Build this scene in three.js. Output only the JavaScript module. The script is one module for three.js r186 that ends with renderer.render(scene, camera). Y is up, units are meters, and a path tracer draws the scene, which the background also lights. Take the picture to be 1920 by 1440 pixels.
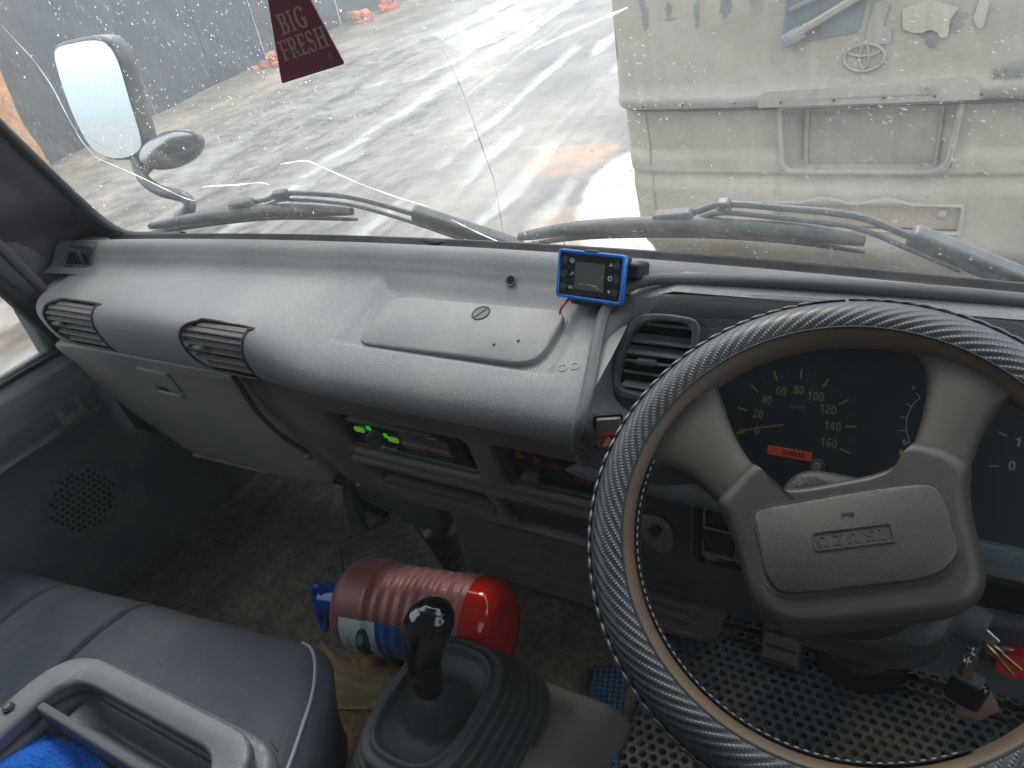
import * as THREE from 'three';
import { mergeGeometries, toCreasedNormals, mergeVertices } from 'three/addons/utils/BufferGeometryUtils.js';
import { RoundedBoxGeometry } from 'three/addons/geometries/RoundedBoxGeometry.js';
import { FontLoader } from 'three/addons/loaders/FontLoader.js';
import { TextGeometry } from 'three/addons/geometries/TextGeometry.js';

// ------------------------------------------------------------------ camera, sky, sun, exposure
const scene = new THREE.Scene();
const camera = new THREE.PerspectiveCamera(53.27, 4 / 3, 0.02, 400);
camera.matrixAutoUpdate = true;
camera.position.set(0.504, 1.85, 0);
{
  const r = new THREE.Vector3(0.8607, -0.1728, -0.4789), u = new THREE.Vector3(-0.1385, 0.8262, -0.5461);
  r.normalize(); const b = r.clone().cross(u).normalize(); u.copy(b.clone().cross(r));
  camera.quaternion.setFromRotationMatrix(new THREE.Matrix4().makeBasis(r, u, b));
}
camera.focus = 0.95; camera.userData.fStop = 22;
const renderer = new THREE.WebGLRenderer({ antialias: true });
renderer.toneMapping = THREE.LinearToneMapping;
renderer.toneMappingExposure = 2.4;
renderer.shadowMap.enabled = true;

// ------------------------------------------------------------------ random numbers and noise
let seed = 7;
const rnd = () => { seed = (seed * 1664525 + 1013904223) >>> 0; return seed / 4294967296; };
const rr = (a, b) => a + (b - a) * rnd();
const hash = (x, y, s = 0) => { let h = (x * 374761393 + y * 668265263 + s * 974634777) | 0; h = Math.imul(h ^ (h >>> 13), 1274126177); return ((h ^ (h >>> 16)) >>> 0) / 4294967296; };
const sm = (t) => t * t * (3 - 2 * t);
const mod = (a, n) => ((a % n) + n) % n;
function vnoise(x, y, px = 0, py = 0, s = 0) {
  const xi = Math.floor(x), yi = Math.floor(y), fx = sm(x - xi), fy = sm(y - yi);
  const g = (a, b) => hash(px ? mod(a, px) : a, py ? mod(b, py) : b, s);
  return (g(xi, yi) * (1 - fx) + g(xi + 1, yi) * fx) * (1 - fy) + (g(xi, yi + 1) * (1 - fx) + g(xi + 1, yi + 1) * fx) * fy;
}
function fbm(x, y, o = 4, p = 0, s = 0) { let a = 0.5, t = 0, n = 0; for (let i = 0; i < o; i++) { t += a * vnoise(x, y, p, p, s + i); n += a; x *= 2; y *= 2; p *= 2; a *= 0.5; } return t / n; }
const clamp = (v, a = 0, b = 1) => Math.min(b, Math.max(a, v));
const sst = (a, b, v) => sm(clamp((v - a) / (b - a)));
const lerp = (a, b, t) => a + (b - a) * t;
const V = (x, y, z) => new THREE.Vector3(x, y, z);

{ // overcast sky, brightest overhead
  const w = 256, h = 128, d = new Float32Array(w * h * 4);
  for (let j = 0; j < h; j++) for (let i = 0; i < w; i++) {
    const el = (j + 0.5) / h - 0.5, e = Math.max(0, Math.sin(el * Math.PI));
    const n = fbm(i / w * 8, j / h * 6, 4, 8, 3) - 0.5;
    const b = (0.86 + 0.3 * e) * (1 + 0.16 * n);
    d.set([b * 0.94, b * 0.99, b * 1.06, 1], (j * w + i) * 4);
  }
  const t = new THREE.DataTexture(d, w, h, THREE.RGBAFormat, THREE.FloatType);
  t.mapping = THREE.EquirectangularReflectionMapping; t.magFilter = THREE.LinearFilter; t.minFilter = THREE.LinearFilter; t.needsUpdate = true;
  scene.background = t; scene.environment = t;
}
const sun = new THREE.DirectionalLight(0xfff4e6, 0.9);
sun.position.set(-9, 16, -14); sun.target.position.set(-2, 0, -4);
sun.castShadow = true; sun.shadow.radius = 28; sun.shadow.mapSize.set(2048, 2048);
Object.assign(sun.shadow.camera, { left: -20, right: 20, top: 20, bottom: -20, near: 1, far: 60 });
scene.add(sun, sun.target);
scene.fog = new THREE.FogExp2(0xdfe8ee, 0.014);

// ------------------------------------------------------------------ textures
function grey(size, fn) {
  const d = new Uint8Array(size * size * 4);
  for (let j = 0; j < size; j++) for (let i = 0; i < size; i++) { const v = clamp(fn(i / size, j / size)) * 255; d.set([v, v, v, 255], (j * size + i) * 4); }
  const t = new THREE.DataTexture(d, size, size); t.wrapS = t.wrapT = THREE.RepeatWrapping; t.magFilter = THREE.LinearFilter; t.minFilter = THREE.LinearMipmapLinearFilter; t.needsUpdate = true; return t;
}
function colour(w, h, fn) { // fn -> linear-looking sRGB bytes 0..255
  const d = new Uint8Array(w * h * 4);
  for (let j = 0; j < h; j++) for (let i = 0; i < w; i++) { const c = fn((i + 0.5) / w, (j + 0.5) / h); d.set([clamp(c[0], 0, 255), clamp(c[1], 0, 255), clamp(c[2], 0, 255), 255], (j * w + i) * 4); }
  const t = new THREE.DataTexture(d, w, h); t.colorSpace = THREE.SRGBColorSpace; t.wrapS = t.wrapT = THREE.RepeatWrapping; t.magFilter = THREE.LinearFilter; t.needsUpdate = true; return t;
}
const rep = (t, x, y = x) => { const c = t.clone(); c.repeat.set(x, y); c.needsUpdate = true; return c; };
function canvas(w, h, draw) {
  const c = document.createElement('canvas'); c.width = w; c.height = h; draw(c.getContext('2d'), w, h);
  const t = new THREE.CanvasTexture(c); t.colorSpace = THREE.SRGBColorSpace; t.magFilter = THREE.LinearFilter; return t;
}
// pebbled plastic / vinyl grain (tile 0.12 m)
const grainT = grey(512, (u, v) => {
  const k = 64, x = u * k, y = v * k, xi = Math.floor(x), yi = Math.floor(y); let m = 9, m2 = 9;
  for (let a = -1; a <= 1; a++) for (let b = -1; b <= 1; b++) {
    const cx = xi + a, cy = yi + b, px = cx + hash(mod(cx, k), mod(cy, k), 1), py = cy + hash(mod(cx, k), mod(cy, k), 2);
    const q = Math.hypot(px - x, py - y); if (q < m) { m2 = m; m = q; } else if (q < m2) m2 = q;
  }
  return clamp((m2 - m) * 1.6);
});
const grain = rep(grainT, 8); // per metre: 1/0.125
const smudge = grey(512, (u, v) => 0.5 + 1.1 * (fbm(u * 5, v * 5, 6, 5, 11) - 0.5));
const cloth = grey(256, (u, v) => 0.5 + 0.25 * Math.sin(u * Math.PI * 2 * 48) * Math.sin(v * Math.PI * 2 * 48) + 0.5 * (fbm(u * 16, v * 16, 4, 16, 5) - 0.5));
const fuzz = grey(512, (u, v) => fbm(u * 40, v * 40, 4, 40, 9));

// plastics that carry dust: base colour times a worn, dusty tone map
function dusty(c, amt, s, dust = [1.25, 1.2, 1.12]) {
  return colour(320, 320, (u, v) => {
    const n = fbm(u * 4, v * 4, 5, 4, s), f = fbm(u * 60, v * 60, 2, 60, s + 20), sp = hash(Math.floor(u * 320), Math.floor(v * 320), s) > 0.9985 ? 1 : 0;
    const scr = fbm(u * 3 + v * 0.5, v * 70, 2, 0, s + 33) > 0.78 ? 0.5 : 0;
    const t = clamp((n - 0.36) * 2.4) * amt + (f - 0.5) * amt * 0.5 + sp * amt * 2.0 + scr * amt * 0.35;
    return c.map((x, i) => x * (1 + (dust[i] - 1) * 1.6 * t) + (i < 3 ? 9 * t : 0));
  });
}
const srgb = (r, g, b) => [r, g, b];
const std = (o) => new THREE.MeshStandardMaterial(o);
const phy = (o) => new THREE.MeshPhysicalMaterial(o);
const M = {};
const dashMap = rep(dusty(srgb(118, 121, 124), 0.25, 21), 2.2);
M.dash = phy({ map: dashMap, roughness: 0.46, roughnessMap: null, bumpMap: grain, bumpScale: 0.0004, specularIntensity: 0.9 });
M.lowdash = std({ map: rep(dusty(srgb(112, 110, 109), 0.22, 25), 2.2), roughness: 0.55, bumpMap: grain, bumpScale: 0.0003 });
M.lid = std({ map: rep(dusty(srgb(122, 124, 126), 0.3, 31), 3.1), roughness: 0.5, bumpMap: grain, bumpScale: 0.0003 });
M.panel = std({ map: rep(dusty(srgb(76, 81, 85), 0.35, 41), 3), roughness: 0.5, bumpMap: grain, bumpScale: 0.00025 });
M.black = std({ color: 0x1b1c1e, roughness: 0.55 });
M.deep = std({ color: 0x0c0d0e, roughness: 0.8 });
M.blackgloss = std({ color: 0x121316, roughness: 0.22 });
M.console = std({ map: rep(dusty(srgb(44, 46, 49), 0.5, 45), 3), roughness: 0.5, bumpMap: grain, bumpScale: 0.0002 });
M.rubber = std({ color: 0x26282b, roughness: 0.6, bumpMap: rep(fuzz, 4), bumpScale: 0.0006 });
M.gasket = std({ map: rep(dusty(srgb(46, 48, 51), 0.8, 55), 6), roughness: 0.55 });
M.pillar = std({ map: rep(dusty(srgb(92, 89, 94), 0.3, 51), 3), roughness: 0.6, bumpMap: grain, bumpScale: 0.0003 });
M.door = std({ map: rep(dusty(srgb(108, 112, 118), 0.35, 61), 3), roughness: 0.5, bumpMap: grain, bumpScale: 0.0003 });
M.doorlow = std({ map: rep(dusty(srgb(76, 79, 82), 0.35, 62), 3), roughness: 0.75, bumpMap: rep(fuzz, 5), bumpScale: 0.0005 });
M.headliner = std({ color: 0x9c9e9e, roughness: 0.9 });
M.hub = std({ map: rep(dusty(srgb(46, 45, 42), 0.22, 71), 4), roughness: 0.5, bumpMap: rep(grainT, 16), bumpScale: 0.00016 });
M.hubside = std({ map: rep(dusty(srgb(45, 43, 40), 0.25, 72), 4), roughness: 0.5, bumpMap: rep(grainT, 16), bumpScale: 0.00006 });
M.spoke = std({ map: rep(dusty(srgb(52, 48, 43), 0.3, 73), 4), roughness: 0.6 });
M.tan = std({ map: rep(dusty(srgb(80, 64, 48), 0.25, 74), 5), roughness: 0.55 });
M.vinyl = std({ map: rep(dusty(srgb(70, 75, 84), 0.45, 81), 1.6), roughness: 0.8, bumpMap: rep(grainT, 6), bumpScale: 0.0004 });
M.tray = std({ map: rep(dusty(srgb(94, 97, 103), 0.22, 82), 3), roughness: 0.45, bumpMap: grain, bumpScale: 0.0002 });
M.boot = std({ map: rep(dusty(srgb(50, 53, 56), 0.4, 83), 3), roughness: 0.5, bumpMap: grain, bumpScale: 0.0003 });
M.hump = std({ map: rep(dusty(srgb(96, 95, 93), 0.3, 84), 3), roughness: 0.5, bumpMap: grain, bumpScale: 0.0003 });
M.steel = std({ color: 0xb9bcc0, metalness: 1, roughness: 0.3 });
M.wornsteel = std({ color: 0x8a8580, metalness: 1, roughness: 0.45, bumpMap: rep(smudge, 3), bumpScale: 0.001 });
M.brass = std({ color: 0xa98a63, metalness: 1, roughness: 0.4 });
M.blue = std({ color: 0x1c6fd0, roughness: 0.3, metalness: 0.0 });
M.bluecap = phy({ color: 0x1550b8, roughness: 0.3, clearcoat: 0.4 });
M.white = std({ color: 0xdfe2e4, roughness: 0.5 });
M.red = phy({ color: 0xb01a28, roughness: 0.35, clearcoat: 0.4 });

// ------------------------------------------------------------------ builders
const taken = new Map();
function numbered(n) { const k = taken.get(n) || 0; taken.set(n, k + 1); return k ? `${n}_${String(k).padStart(3, '0')}` : n; }
function tag(o, label, category, group, kind) {
  o.name = numbered(o.name); o.userData = { label, category };
  if (group) o.userData.group = group; if (kind) { o.userData.kind = kind; }
  scene.add(o); return o;
}
function thing(name, label, category, group) { const g = new THREE.Group(); g.name = name; return tag(g, label, category, group); }
function part(parent, name, geo, mat, label) {
  const m = new THREE.Mesh(geo, mat); m.name = name; m.castShadow = m.receiveShadow = true;
  if (label) m.userData.label = label; parent.add(m); return m;
}
function struct(name, geo, mat, label) {
  const m = new THREE.Mesh(geo, mat); m.name = numbered(name); m.castShadow = m.receiveShadow = true;
  m.userData = { kind: 'structure' }; if (label) m.userData.label = label; scene.add(m); return m;
}
function frame(o, ex, ey) { const x = ex.clone().normalize(), z = x.clone().cross(ey).normalize(), y = z.clone().cross(x); return new THREE.Matrix4().makeBasis(x, y, z).setPosition(o); }
function grid(nu, nv, fn, o = {}) {
  const p = [], uv = [], ix = [];
  for (let j = 0; j <= nv; j++) for (let i = 0; i <= nu; i++) { const q = fn(i / nu, j / nv); p.push(q[0], q[1], q[2]); uv.push(q[3] ?? i / nu, q[4] ?? j / nv); }
  const id = (i, j) => j * (nu + 1) + i;
  for (let j = 0; j < nv; j++) for (let i = 0; i < nu; i++) {
    if (o.cut && o.cut((i + 0.5) / nu, (j + 0.5) / nv)) continue;
    const a = id(i, j), b = id(i + 1, j), c = id(i + 1, j + 1), d = id(i, j + 1);
    if (o.flip) ix.push(a, c, b, a, d, c); else ix.push(a, b, c, a, c, d);
  }
  const g = new THREE.BufferGeometry();
  g.setAttribute('position', new THREE.Float32BufferAttribute(p, 3)); g.setAttribute('uv', new THREE.Float32BufferAttribute(uv, 2)); g.setIndex(ix); g.computeVertexNormals(); return g;
}
function rshape(pts, r) { // polygon with rounded corners; a point may carry its own radius as third number
  const s = new THREE.Shape(), n = pts.length, P = pts.map((p) => new THREE.Vector2(p[0], p[1]));
  for (let i = 0; i < n; i++) {
    const a = P[(i + n - 1) % n], b = P[i], c = P[(i + 1) % n], R = pts[i][2] ?? r;
    const d1 = Math.min(R, a.distanceTo(b) * 0.49), d2 = Math.min(R, c.distanceTo(b) * 0.49);
    const p1 = b.clone().add(a.clone().sub(b).normalize().multiplyScalar(d1)), p2 = b.clone().add(c.clone().sub(b).normalize().multiplyScalar(d2));
    if (i === 0) s.moveTo(p1.x, p1.y); else s.lineTo(p1.x, p1.y);
    s.quadraticCurveTo(b.x, b.y, p2.x, p2.y);
  }
  s.closePath(); return s;
}
const rrect = (x0, y0, x1, y1, r) => rshape([[x0, y0], [x1, y0], [x1, y1], [x0, y1]], r);
function splineShape(pts) { const s = new THREE.Shape(); const c = new THREE.CatmullRomCurve3(pts.map((p) => V(p[0], p[1], 0)), true, 'catmullrom', 0.5).getPoints(pts.length * 6); c.forEach((p, i) => (i ? s.lineTo(p.x, p.y) : s.moveTo(p.x, p.y))); s.closePath(); return s; }
function extr(shape, depth, bevel, mat4, seg = 3, curve = 8) {
  const g = new THREE.ExtrudeGeometry(shape, { depth, bevelEnabled: bevel > 0, bevelThickness: bevel, bevelSize: bevel, bevelOffset: -bevel, bevelSegments: seg, curveSegments: curve });
  const c = toCreasedNormals(g, 0.7); if (mat4) c.applyMatrix4(mat4); return c;
}
const rbox = (w, h, d, r = 0.004, seg = 2) => new RoundedBoxGeometry(w, h, d, seg, Math.min(r, w * 0.49, h * 0.49, d * 0.49));
function at(g, x, y, z, rx = 0, ry = 0, rz = 0) { return g.applyMatrix4(new THREE.Matrix4().compose(V(x, y, z), new THREE.Quaternion().setFromEuler(new THREE.Euler(rx, ry, rz)), V(1, 1, 1))); }
function tube(pts, r, seg = 40, rad = 8, closed = false) { return new THREE.TubeGeometry(new THREE.CatmullRomCurve3(pts.map((p) => (p.isVector3 ? p : V(...p))), closed, 'catmullrom', 0.5), seg, r, rad, closed); }
function bar(a, b, w, h, up = V(0, 1, 0), r = 0.002) { // rounded bar from a to b, w across, h along up
  const d = b.clone().sub(a), L = d.length(), z = d.clone().normalize(), x = up.clone().cross(z).normalize(), y = z.clone().cross(x);
  return rbox(w, h, L, r).applyMatrix4(new THREE.Matrix4().makeBasis(x, y, z).setPosition(a.clone().add(b).multiplyScalar(0.5)));
}
const cyl = (r0, r1, h, n = 24) => new THREE.CylinderGeometry(r0, r1, h, n);
function between(a, b, r0, r1, n = 16) { const d = b.clone().sub(a), g = cyl(r1, r0, d.length(), n); g.applyMatrix4(new THREE.Matrix4().compose(a.clone().add(b).multiplyScalar(0.5), new THREE.Quaternion().setFromUnitVectors(V(0, 1, 0), d.normalize()), V(1, 1, 1))); return g; }
const font = await new FontLoader().loadAsync('fonts/droid/droid_sans_bold.typeface.json');
function text(str, size, depth, mat4) { const g = new TextGeometry(str, { font, size, depth, curveSegments: 4, bevelEnabled: false }); g.computeBoundingBox(); const b = g.boundingBox; g.translate(-(b.min.x + b.max.x) / 2, -(b.min.y + b.max.y) / 2, 0); return mat4 ? g.applyMatrix4(mat4) : g; }
const merge = (a) => mergeGeometries(a.map((g) => { const q = g.index ? g.toNonIndexed() : g; for (const k of Object.keys(q.attributes)) if (!['position', 'normal', 'uv'].includes(k)) q.deleteAttribute(k); return q; }));
// ------------------------------------------------------------------ the street outside
{
  const mud = colour(512, 512, (u, v) => { const n = fbm(u * 6, v * 6, 6, 6, 101), f = fbm(u * 50, v * 50, 3, 50, 102); const k = 0.72 + 0.5 * n + 0.25 * (f - 0.5); return [128 * k, 120 * k, 110 * k]; });
  const g = grid(8, 8, (u, v) => [lerp(-160, 160, u), -0.03, lerp(160, -160, v), u * 40, v * 40]);
  struct('ground', g, std({ map: mud, roughness: 0.6 }), 'wet grey brown mud reaching to the horizon');

  // muddy road: lanes run along w = x - 0.165 z
  const X0 = -12.5, X1 = 5, Z0 = 6, Z1 = -30;
  const stripes = [[-3.9, 0.2, 1.0], [-4.75, 0.6, 0.9], [-2.2, 0.13, 0.8], [-1.72, 0.1, 0.75], [-5.7, 0.35, 0.75], [-2.95, 0.1, 0.35], [-2.6, 0.12, 0.6], [-1.3, 0.12, 0.6], [-0.9, 0.3, 0.5], [-3.35, 0.06, 0.45], [-6.6, 0.2, 0.35]];
  const wob = (z) => 0.16 * (fbm(z * 0.22 + 7, 3.1, 3, 0, 120) - 0.5) * 2;
  function wet(x, z) {
    const w = x - 0.165 * z + wob(z); let a = 0;
    for (const [c, s, k] of stripes) {
      if (Math.abs(w - c) > s * 3.4) continue;
      const broken = sst(0.33, 0.62, fbm(z * 0.55 + c * 9, w * 1.6, 4, 0, 130 + Math.round(c * 7))) * (k > 0.9 ? 0.5 : 1) + (k > 0.9 ? 0.5 : 0);
      const jag = 1 + 1.7 * (fbm(x * 4, z * 2.6, 4, 0, 140) - 0.5);
      a = Math.max(a, k * broken * Math.exp(-(((w - c) / (s * jag)) ** 2)));
    }
    return a;
  }
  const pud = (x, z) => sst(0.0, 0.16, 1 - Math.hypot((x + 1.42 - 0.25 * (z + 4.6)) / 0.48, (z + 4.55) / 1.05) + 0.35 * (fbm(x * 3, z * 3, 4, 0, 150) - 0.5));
  const ora = (x, z) => clamp(sst(0.0, 0.4, 1 - Math.hypot((x + 2.25) / 0.42, (z + 5.3) / 0.5) + 0.5 * (fbm(x * 3, z * 3, 4, 0, 151) - 0.5)) + 0.85 * sst(0, 0.5, 1 - Math.hypot((x + 3.1) / 1.0, (z + 10.6) / 1.4) + 0.5 * (fbm(x * 2, z * 2, 4, 0, 153) - 0.5)) + 0.8 * sst(0.0, 0.5, 1 - Math.hypot((x + 1.75) / 0.4, (z + 4.0) / 0.5) + 0.6 * (fbm(x * 4, z * 4, 4, 0, 152) - 0.5)));
  const W = 1024, H = 1600, col = new Uint8Array(W * H * 4), rou = new Uint8Array(W * H * 4), bum = new Uint8Array(W * H * 4);
  for (let j = 0; j < H; j++) for (let i = 0; i < W; i++) {
    const x = lerp(X0, X1, (i + 0.5) / W), z = lerp(Z0, Z1, (j + 0.5) / H), w = x - 0.165 * z;
    const a = wet(x, z), p = pud(x, z), o = ora(x, z);
    const n = fbm(w * 1.1, z * 0.35, 4, 0, 110), f = fbm(x * 9, z * 9, 3, 0, 111), st = fbm(w * 14, z * 0.8, 3, 0, 112);
    const bank = sst(-6.6, -7.6, w);
    let k = 0.74 + 0.5 * (n - 0.42) + 0.3 * (f - 0.5) + 0.2 * (st - 0.5) + 0.5 * (fbm(x * 1.7, z * 1.3, 4, 0, 113) - 0.5);
    let c = [lerp(148, 156, bank) * k, lerp(141, 143, bank) * k, lerp(132, 124, bank) * k];
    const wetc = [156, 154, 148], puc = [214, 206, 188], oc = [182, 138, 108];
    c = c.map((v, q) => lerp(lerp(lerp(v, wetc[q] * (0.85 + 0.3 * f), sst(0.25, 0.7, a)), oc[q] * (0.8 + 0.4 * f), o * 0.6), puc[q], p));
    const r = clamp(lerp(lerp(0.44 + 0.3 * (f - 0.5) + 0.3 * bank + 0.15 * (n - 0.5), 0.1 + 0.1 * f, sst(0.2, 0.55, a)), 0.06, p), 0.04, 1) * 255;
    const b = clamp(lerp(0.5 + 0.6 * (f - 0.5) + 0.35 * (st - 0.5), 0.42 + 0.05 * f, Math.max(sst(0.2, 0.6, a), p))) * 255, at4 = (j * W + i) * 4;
    col.set([...c.map((v) => clamp(v, 0, 255)), 255], at4); rou.set([r, r, r, 255], at4); bum.set([b, b, b, 255], at4);
  }
  const dt = (d) => { const t = new THREE.DataTexture(d, W, H); t.magFilter = THREE.LinearFilter; t.needsUpdate = true; return t; };
  const cm = dt(col); cm.colorSpace = THREE.SRGBColorSpace;
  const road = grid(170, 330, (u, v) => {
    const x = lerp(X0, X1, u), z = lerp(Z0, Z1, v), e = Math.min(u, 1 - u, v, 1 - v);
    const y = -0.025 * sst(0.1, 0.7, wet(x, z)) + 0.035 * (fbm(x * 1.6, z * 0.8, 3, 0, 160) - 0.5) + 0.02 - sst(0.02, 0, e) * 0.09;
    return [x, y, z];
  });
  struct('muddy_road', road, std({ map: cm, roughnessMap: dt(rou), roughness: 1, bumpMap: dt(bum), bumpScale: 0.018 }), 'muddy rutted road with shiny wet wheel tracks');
}
{ // corrugated iron fence along the far side
  const fence = thing('corrugated_fence', 'long dark blue grey corrugated iron fence along the far roadside', 'fence');
  const A = V(-8.75, 0, -3.2), B = V(-13.6, 0, -19.6), L = A.distanceTo(B), d = B.clone().sub(A).normalize(), nrm = V(0, 1, 0).cross(d).normalize().negate();
  const tones = [[44, 55, 61], [38, 49, 56], [52, 53, 53], [34, 44, 52], [46, 57, 63]];
  const mats = tones.map((c, i) => std({ map: rep(dusty(c, 0.5, 170 + i, [1.2, 1.12, 1.0]), 0.6), roughness: 0.55 }));
  const n = 20, w = L / n;
  for (let i = 0; i < n; i++) {
    const h = 3.1 + rr(-0.12, 0.2), off = (i % 2) * 0.02 + rr(0, 0.012), lean = rr(-0.015, 0.015);
    const geo = grid(52, 4, (u, v) => { const s = i * w + u * w * 1.04, q = off + 0.009 * Math.sin(s * Math.PI * 2 / 0.076) + lean * v * h; const p = A.clone().addScaledVector(d, s).addScaledVector(nrm, q); return [p.x, v * h - 0.05, p.z, s, v * h]; });
    part(fence, 'sheet', geo, mats[Math.floor(rr(0, 5))]);
  }
  for (let i = 0; i <= 10; i++) { const p = A.clone().addScaledVector(d, i * L / 10).addScaledVector(nrm, -0.09); part(fence, 'post', at(cyl(0.05, 0.06, 3.2, 10), p.x, 1.55, p.z), M.pillar); }

  // broken red bricks lying along the fence
  const bm = [0, 1, 2].map((i) => std({ map: dusty([[186, 98, 70], [170, 84, 62], [198, 116, 84]][i], 0.6, 190 + i), roughness: 0.85 }));
  const bg = rbox(0.22, 0.075, 0.105, 0.012);
  const heaps = [[6.9, 0.55, 7], [8.6, 0.5, 8], [11.2, 0.5, 10], [12.2, 0.6, 6]];
  let k = 0;
  for (const [s, o, m] of heaps) for (let i = 0; i < m; i++) {
    const p = A.clone().addScaledVector(d, s + rr(-0.38, 0.38)).addScaledVector(nrm, o + rr(-0.2, 0.25));
    const b = new THREE.Mesh(bg, bm[k++ % 3]); b.name = 'brick'; b.castShadow = b.receiveShadow = true;
    b.position.set(p.x, 0.05 + (i % 3) * 0.06, p.z); b.rotation.set(rr(-0.4, 0.4), rr(0, 3), rr(-0.4, 0.4)); b.scale.setScalar(rr(0.9, 1.7));
    tag(b, 'broken orange red brick lying loose at the foot of the fence', 'brick', 'broken bricks along the fence foot');
  }
  // end of a rough earth wall nearer the truck
  const soil = std({ map: rep(colour(512, 512, (u, v) => { const n = fbm(u * 6, v * 6, 6, 6, 200), f = fbm(u * 70, v * 70, 2, 70, 201), q = 0.65 + 0.5 * n + 0.3 * (f - 0.5); return [214 * q, 152 * q, 98 * q]; }), 1), roughness: 0.9, bumpMap: rep(smudge, 1), bumpScale: 0.05 });
  const wall = new THREE.Mesh(grid(120, 50, (u, v) => { // in plan: near face, rounded end, far face
    const t = u * 3, y = v * 2.3 - 0.05, z0 = -4.05 + 0.05 * Math.sin(v * 4) + 0.12 * (fbm(v * 5, u * 3, 3, 0, 202) - 0.5); let x, z;
    if (t < 1.3) { x = -6.95; z = lerp(1.2, z0 + 0.2, t / 1.3); } else if (t < 1.7) { const a = (t - 1.3) / 0.4 * Math.PI; x = -7.15 + 0.2 * Math.cos(a); z = z0 + 0.2 - 0.2 * Math.sin(a); } else { x = -7.35; z = lerp(z0 + 0.2, 1.2, (t - 1.7) / 1.3); }
    x += 0.06 * (fbm(z * 3, y * 3, 4, 0, 203) - 0.5); return [v > 0.98 ? lerp(x, -7.15, (v - 0.98) / 0.02) : x, y, z, u * 3, v * 1.2];
  }), soil);
  wall.name = 'earth_wall'; wall.castShadow = wall.receiveShadow = true; tag(wall, 'end of a rough orange brown earth wall left of the side mirror', 'wall');
}
{ // the dusty van stopped in front
  const van = thing('dusty_van', 'beige van caked in dust, seen from behind through the windscreen', 'van');
  const ZV = -2.8, CX = 0.16, HW = 0.92;
  const dust = (s, c = [160, 153, 138], marks) => { // dust film with runs and rubbed spots
    const w = marks ? 1024 : 512, h = w; return colour(w, h, (u, v) => {
      const n = fbm(u * 5, v * 5, 5, 0, s), st = fbm(u * 60, v * 3, 3, 0, s + 1), f = fbm(u * 150, v * 150, 2, 0, s + 2);
      const g = fbm(u * 2.2 + 3, v * 2.2, 3, 0, s + 4);
      let k = 0.94 + 0.26 * (g - 0.5) + 0.12 * (n - 0.5) + 0.1 * (st - 0.5) + 0.08 * (f - 0.5); let q = [c[0] * k, c[1] * k, c[2] * k];
      const blu = sst(0.5, 0.75, g); q = [lerp(q[0], q[0] * 0.97, blu), lerp(q[1], q[1] * 0.97, blu), lerp(q[2], q[2] * 0.99, blu)];
      if (marks) { const m = marks(u, v, f); if (m > 0) q = q.map((x, i) => lerp(x, [92, 96, 98][i] * (0.85 + 0.3 * f), m)); }
      return q;
    });
  };
  // marks of old lettering, where the dust is rubbed off the tailgate
  const TY0 = 1.06, TY1 = 2.05, ux = (x) => (x - (CX - HW)) / (2 * HW), vy = (y) => (y - TY0) / (TY1 - TY0);
  const blobs = [[-0.6, 1.385, 0.016, 0.045, 1], [-0.51, 1.40, 0.014, 0.028, 1], [-0.505, 1.37, 0.026, 0.008, 1], [-0.41, 1.375, 0.013, 0.045, 0.8], [-0.31, 1.40, 0.022, 0.05, 1], [-0.205, 1.40, 0.026, 0.05, 0.45], [0.295, 1.275, 0.03, 0.028, 0.9], [0.37, 1.29, 0.034, 0.04, 0.7], [-0.735, 1.30, 0.012, 0.06, 0.9], [-0.51, 1.455, 0.03, 0.02, 1], [-0.41, 1.455, 0.016, 0.022, 0.9], [-0.61, 1.45, 0.012, 0.05, 0.8]];
  const tail = dust(211, [160, 153, 138], (u, v, f) => {
    const x = CX - HW + u * 2 * HW, y = TY0 + v * (TY1 - TY0); let m = 0;
    for (const [bx, by, sx, sy, k] of blobs) { const q = 1 - Math.hypot((x - bx) / sx, (y - by) / sy) + 0.9 * (f - 0.5) + 0.5 * (fbm(x * 30, y * 30, 2, 0, 214) - 0.5); m = Math.max(m, k * 0.8 * sst(0, 0.25, q)); }
    const e = Math.abs(y - 1.205 - 0.0), hi = Math.hypot((x - 0.63) / 0.15, (y - 1.15) / 0.03); m = Math.max(m, 0.45 * sst(0, 0.5, 1 - hi + 0.5 * (f - 0.5)));
    return m;
  });
  const paint = std({ map: tail, roughness: 0.75, bumpMap: rep(smudge, 2), bumpScale: 0.002 });
  const paint2 = std({ map: dust(221, [158, 150, 133]), roughness: 0.75 });
  const paint3 = std({ map: dust(231, [155, 149, 136]), roughness: 0.75 });
  const shell = (hw, y0, y1, bow, fn, edge = 0.09) => grid(80, 40, (u, v) => {
    const s = u * 2 - 1, x = CX + s * hw, y = lerp(y0, y1, v), e = clamp((Math.abs(s) - (1 - edge / hw)) / (edge / hw));
    return [x, y, ZV + 0.02 - bow * s * s - edge * (1 - Math.sqrt(1 - Math.min(1, e * e * 0.98))) + (fn ? fn(x, y) : 0), u, v];
  });
  // tailgate with a rolled lower edge
  part(van, 'tailgate', shell(HW, 1.062, 2.05, 0.03, (x, y) => 0.018 * sst(1.14, 1.085, y) - 0.03 * sst(1.075, 1.062, y) - 0.04 * sst(1.25, 2.05, y)), paint);
  part(van, 'tailgate_edge', grid(80, 6, (u, v) => { const s = u * 2 - 1, x = CX + s * HW, e = clamp((Math.abs(s) - 0.9) / 0.1); return [x, 1.064 - 0.004 * v + 0.05 * e * e, ZV + 0.0 - 0.03 * s * s - 0.09 * (1 - Math.sqrt(1 - Math.min(1, e * e * 0.98))) - v * 0.12, u, v]; }), paint3);
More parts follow.
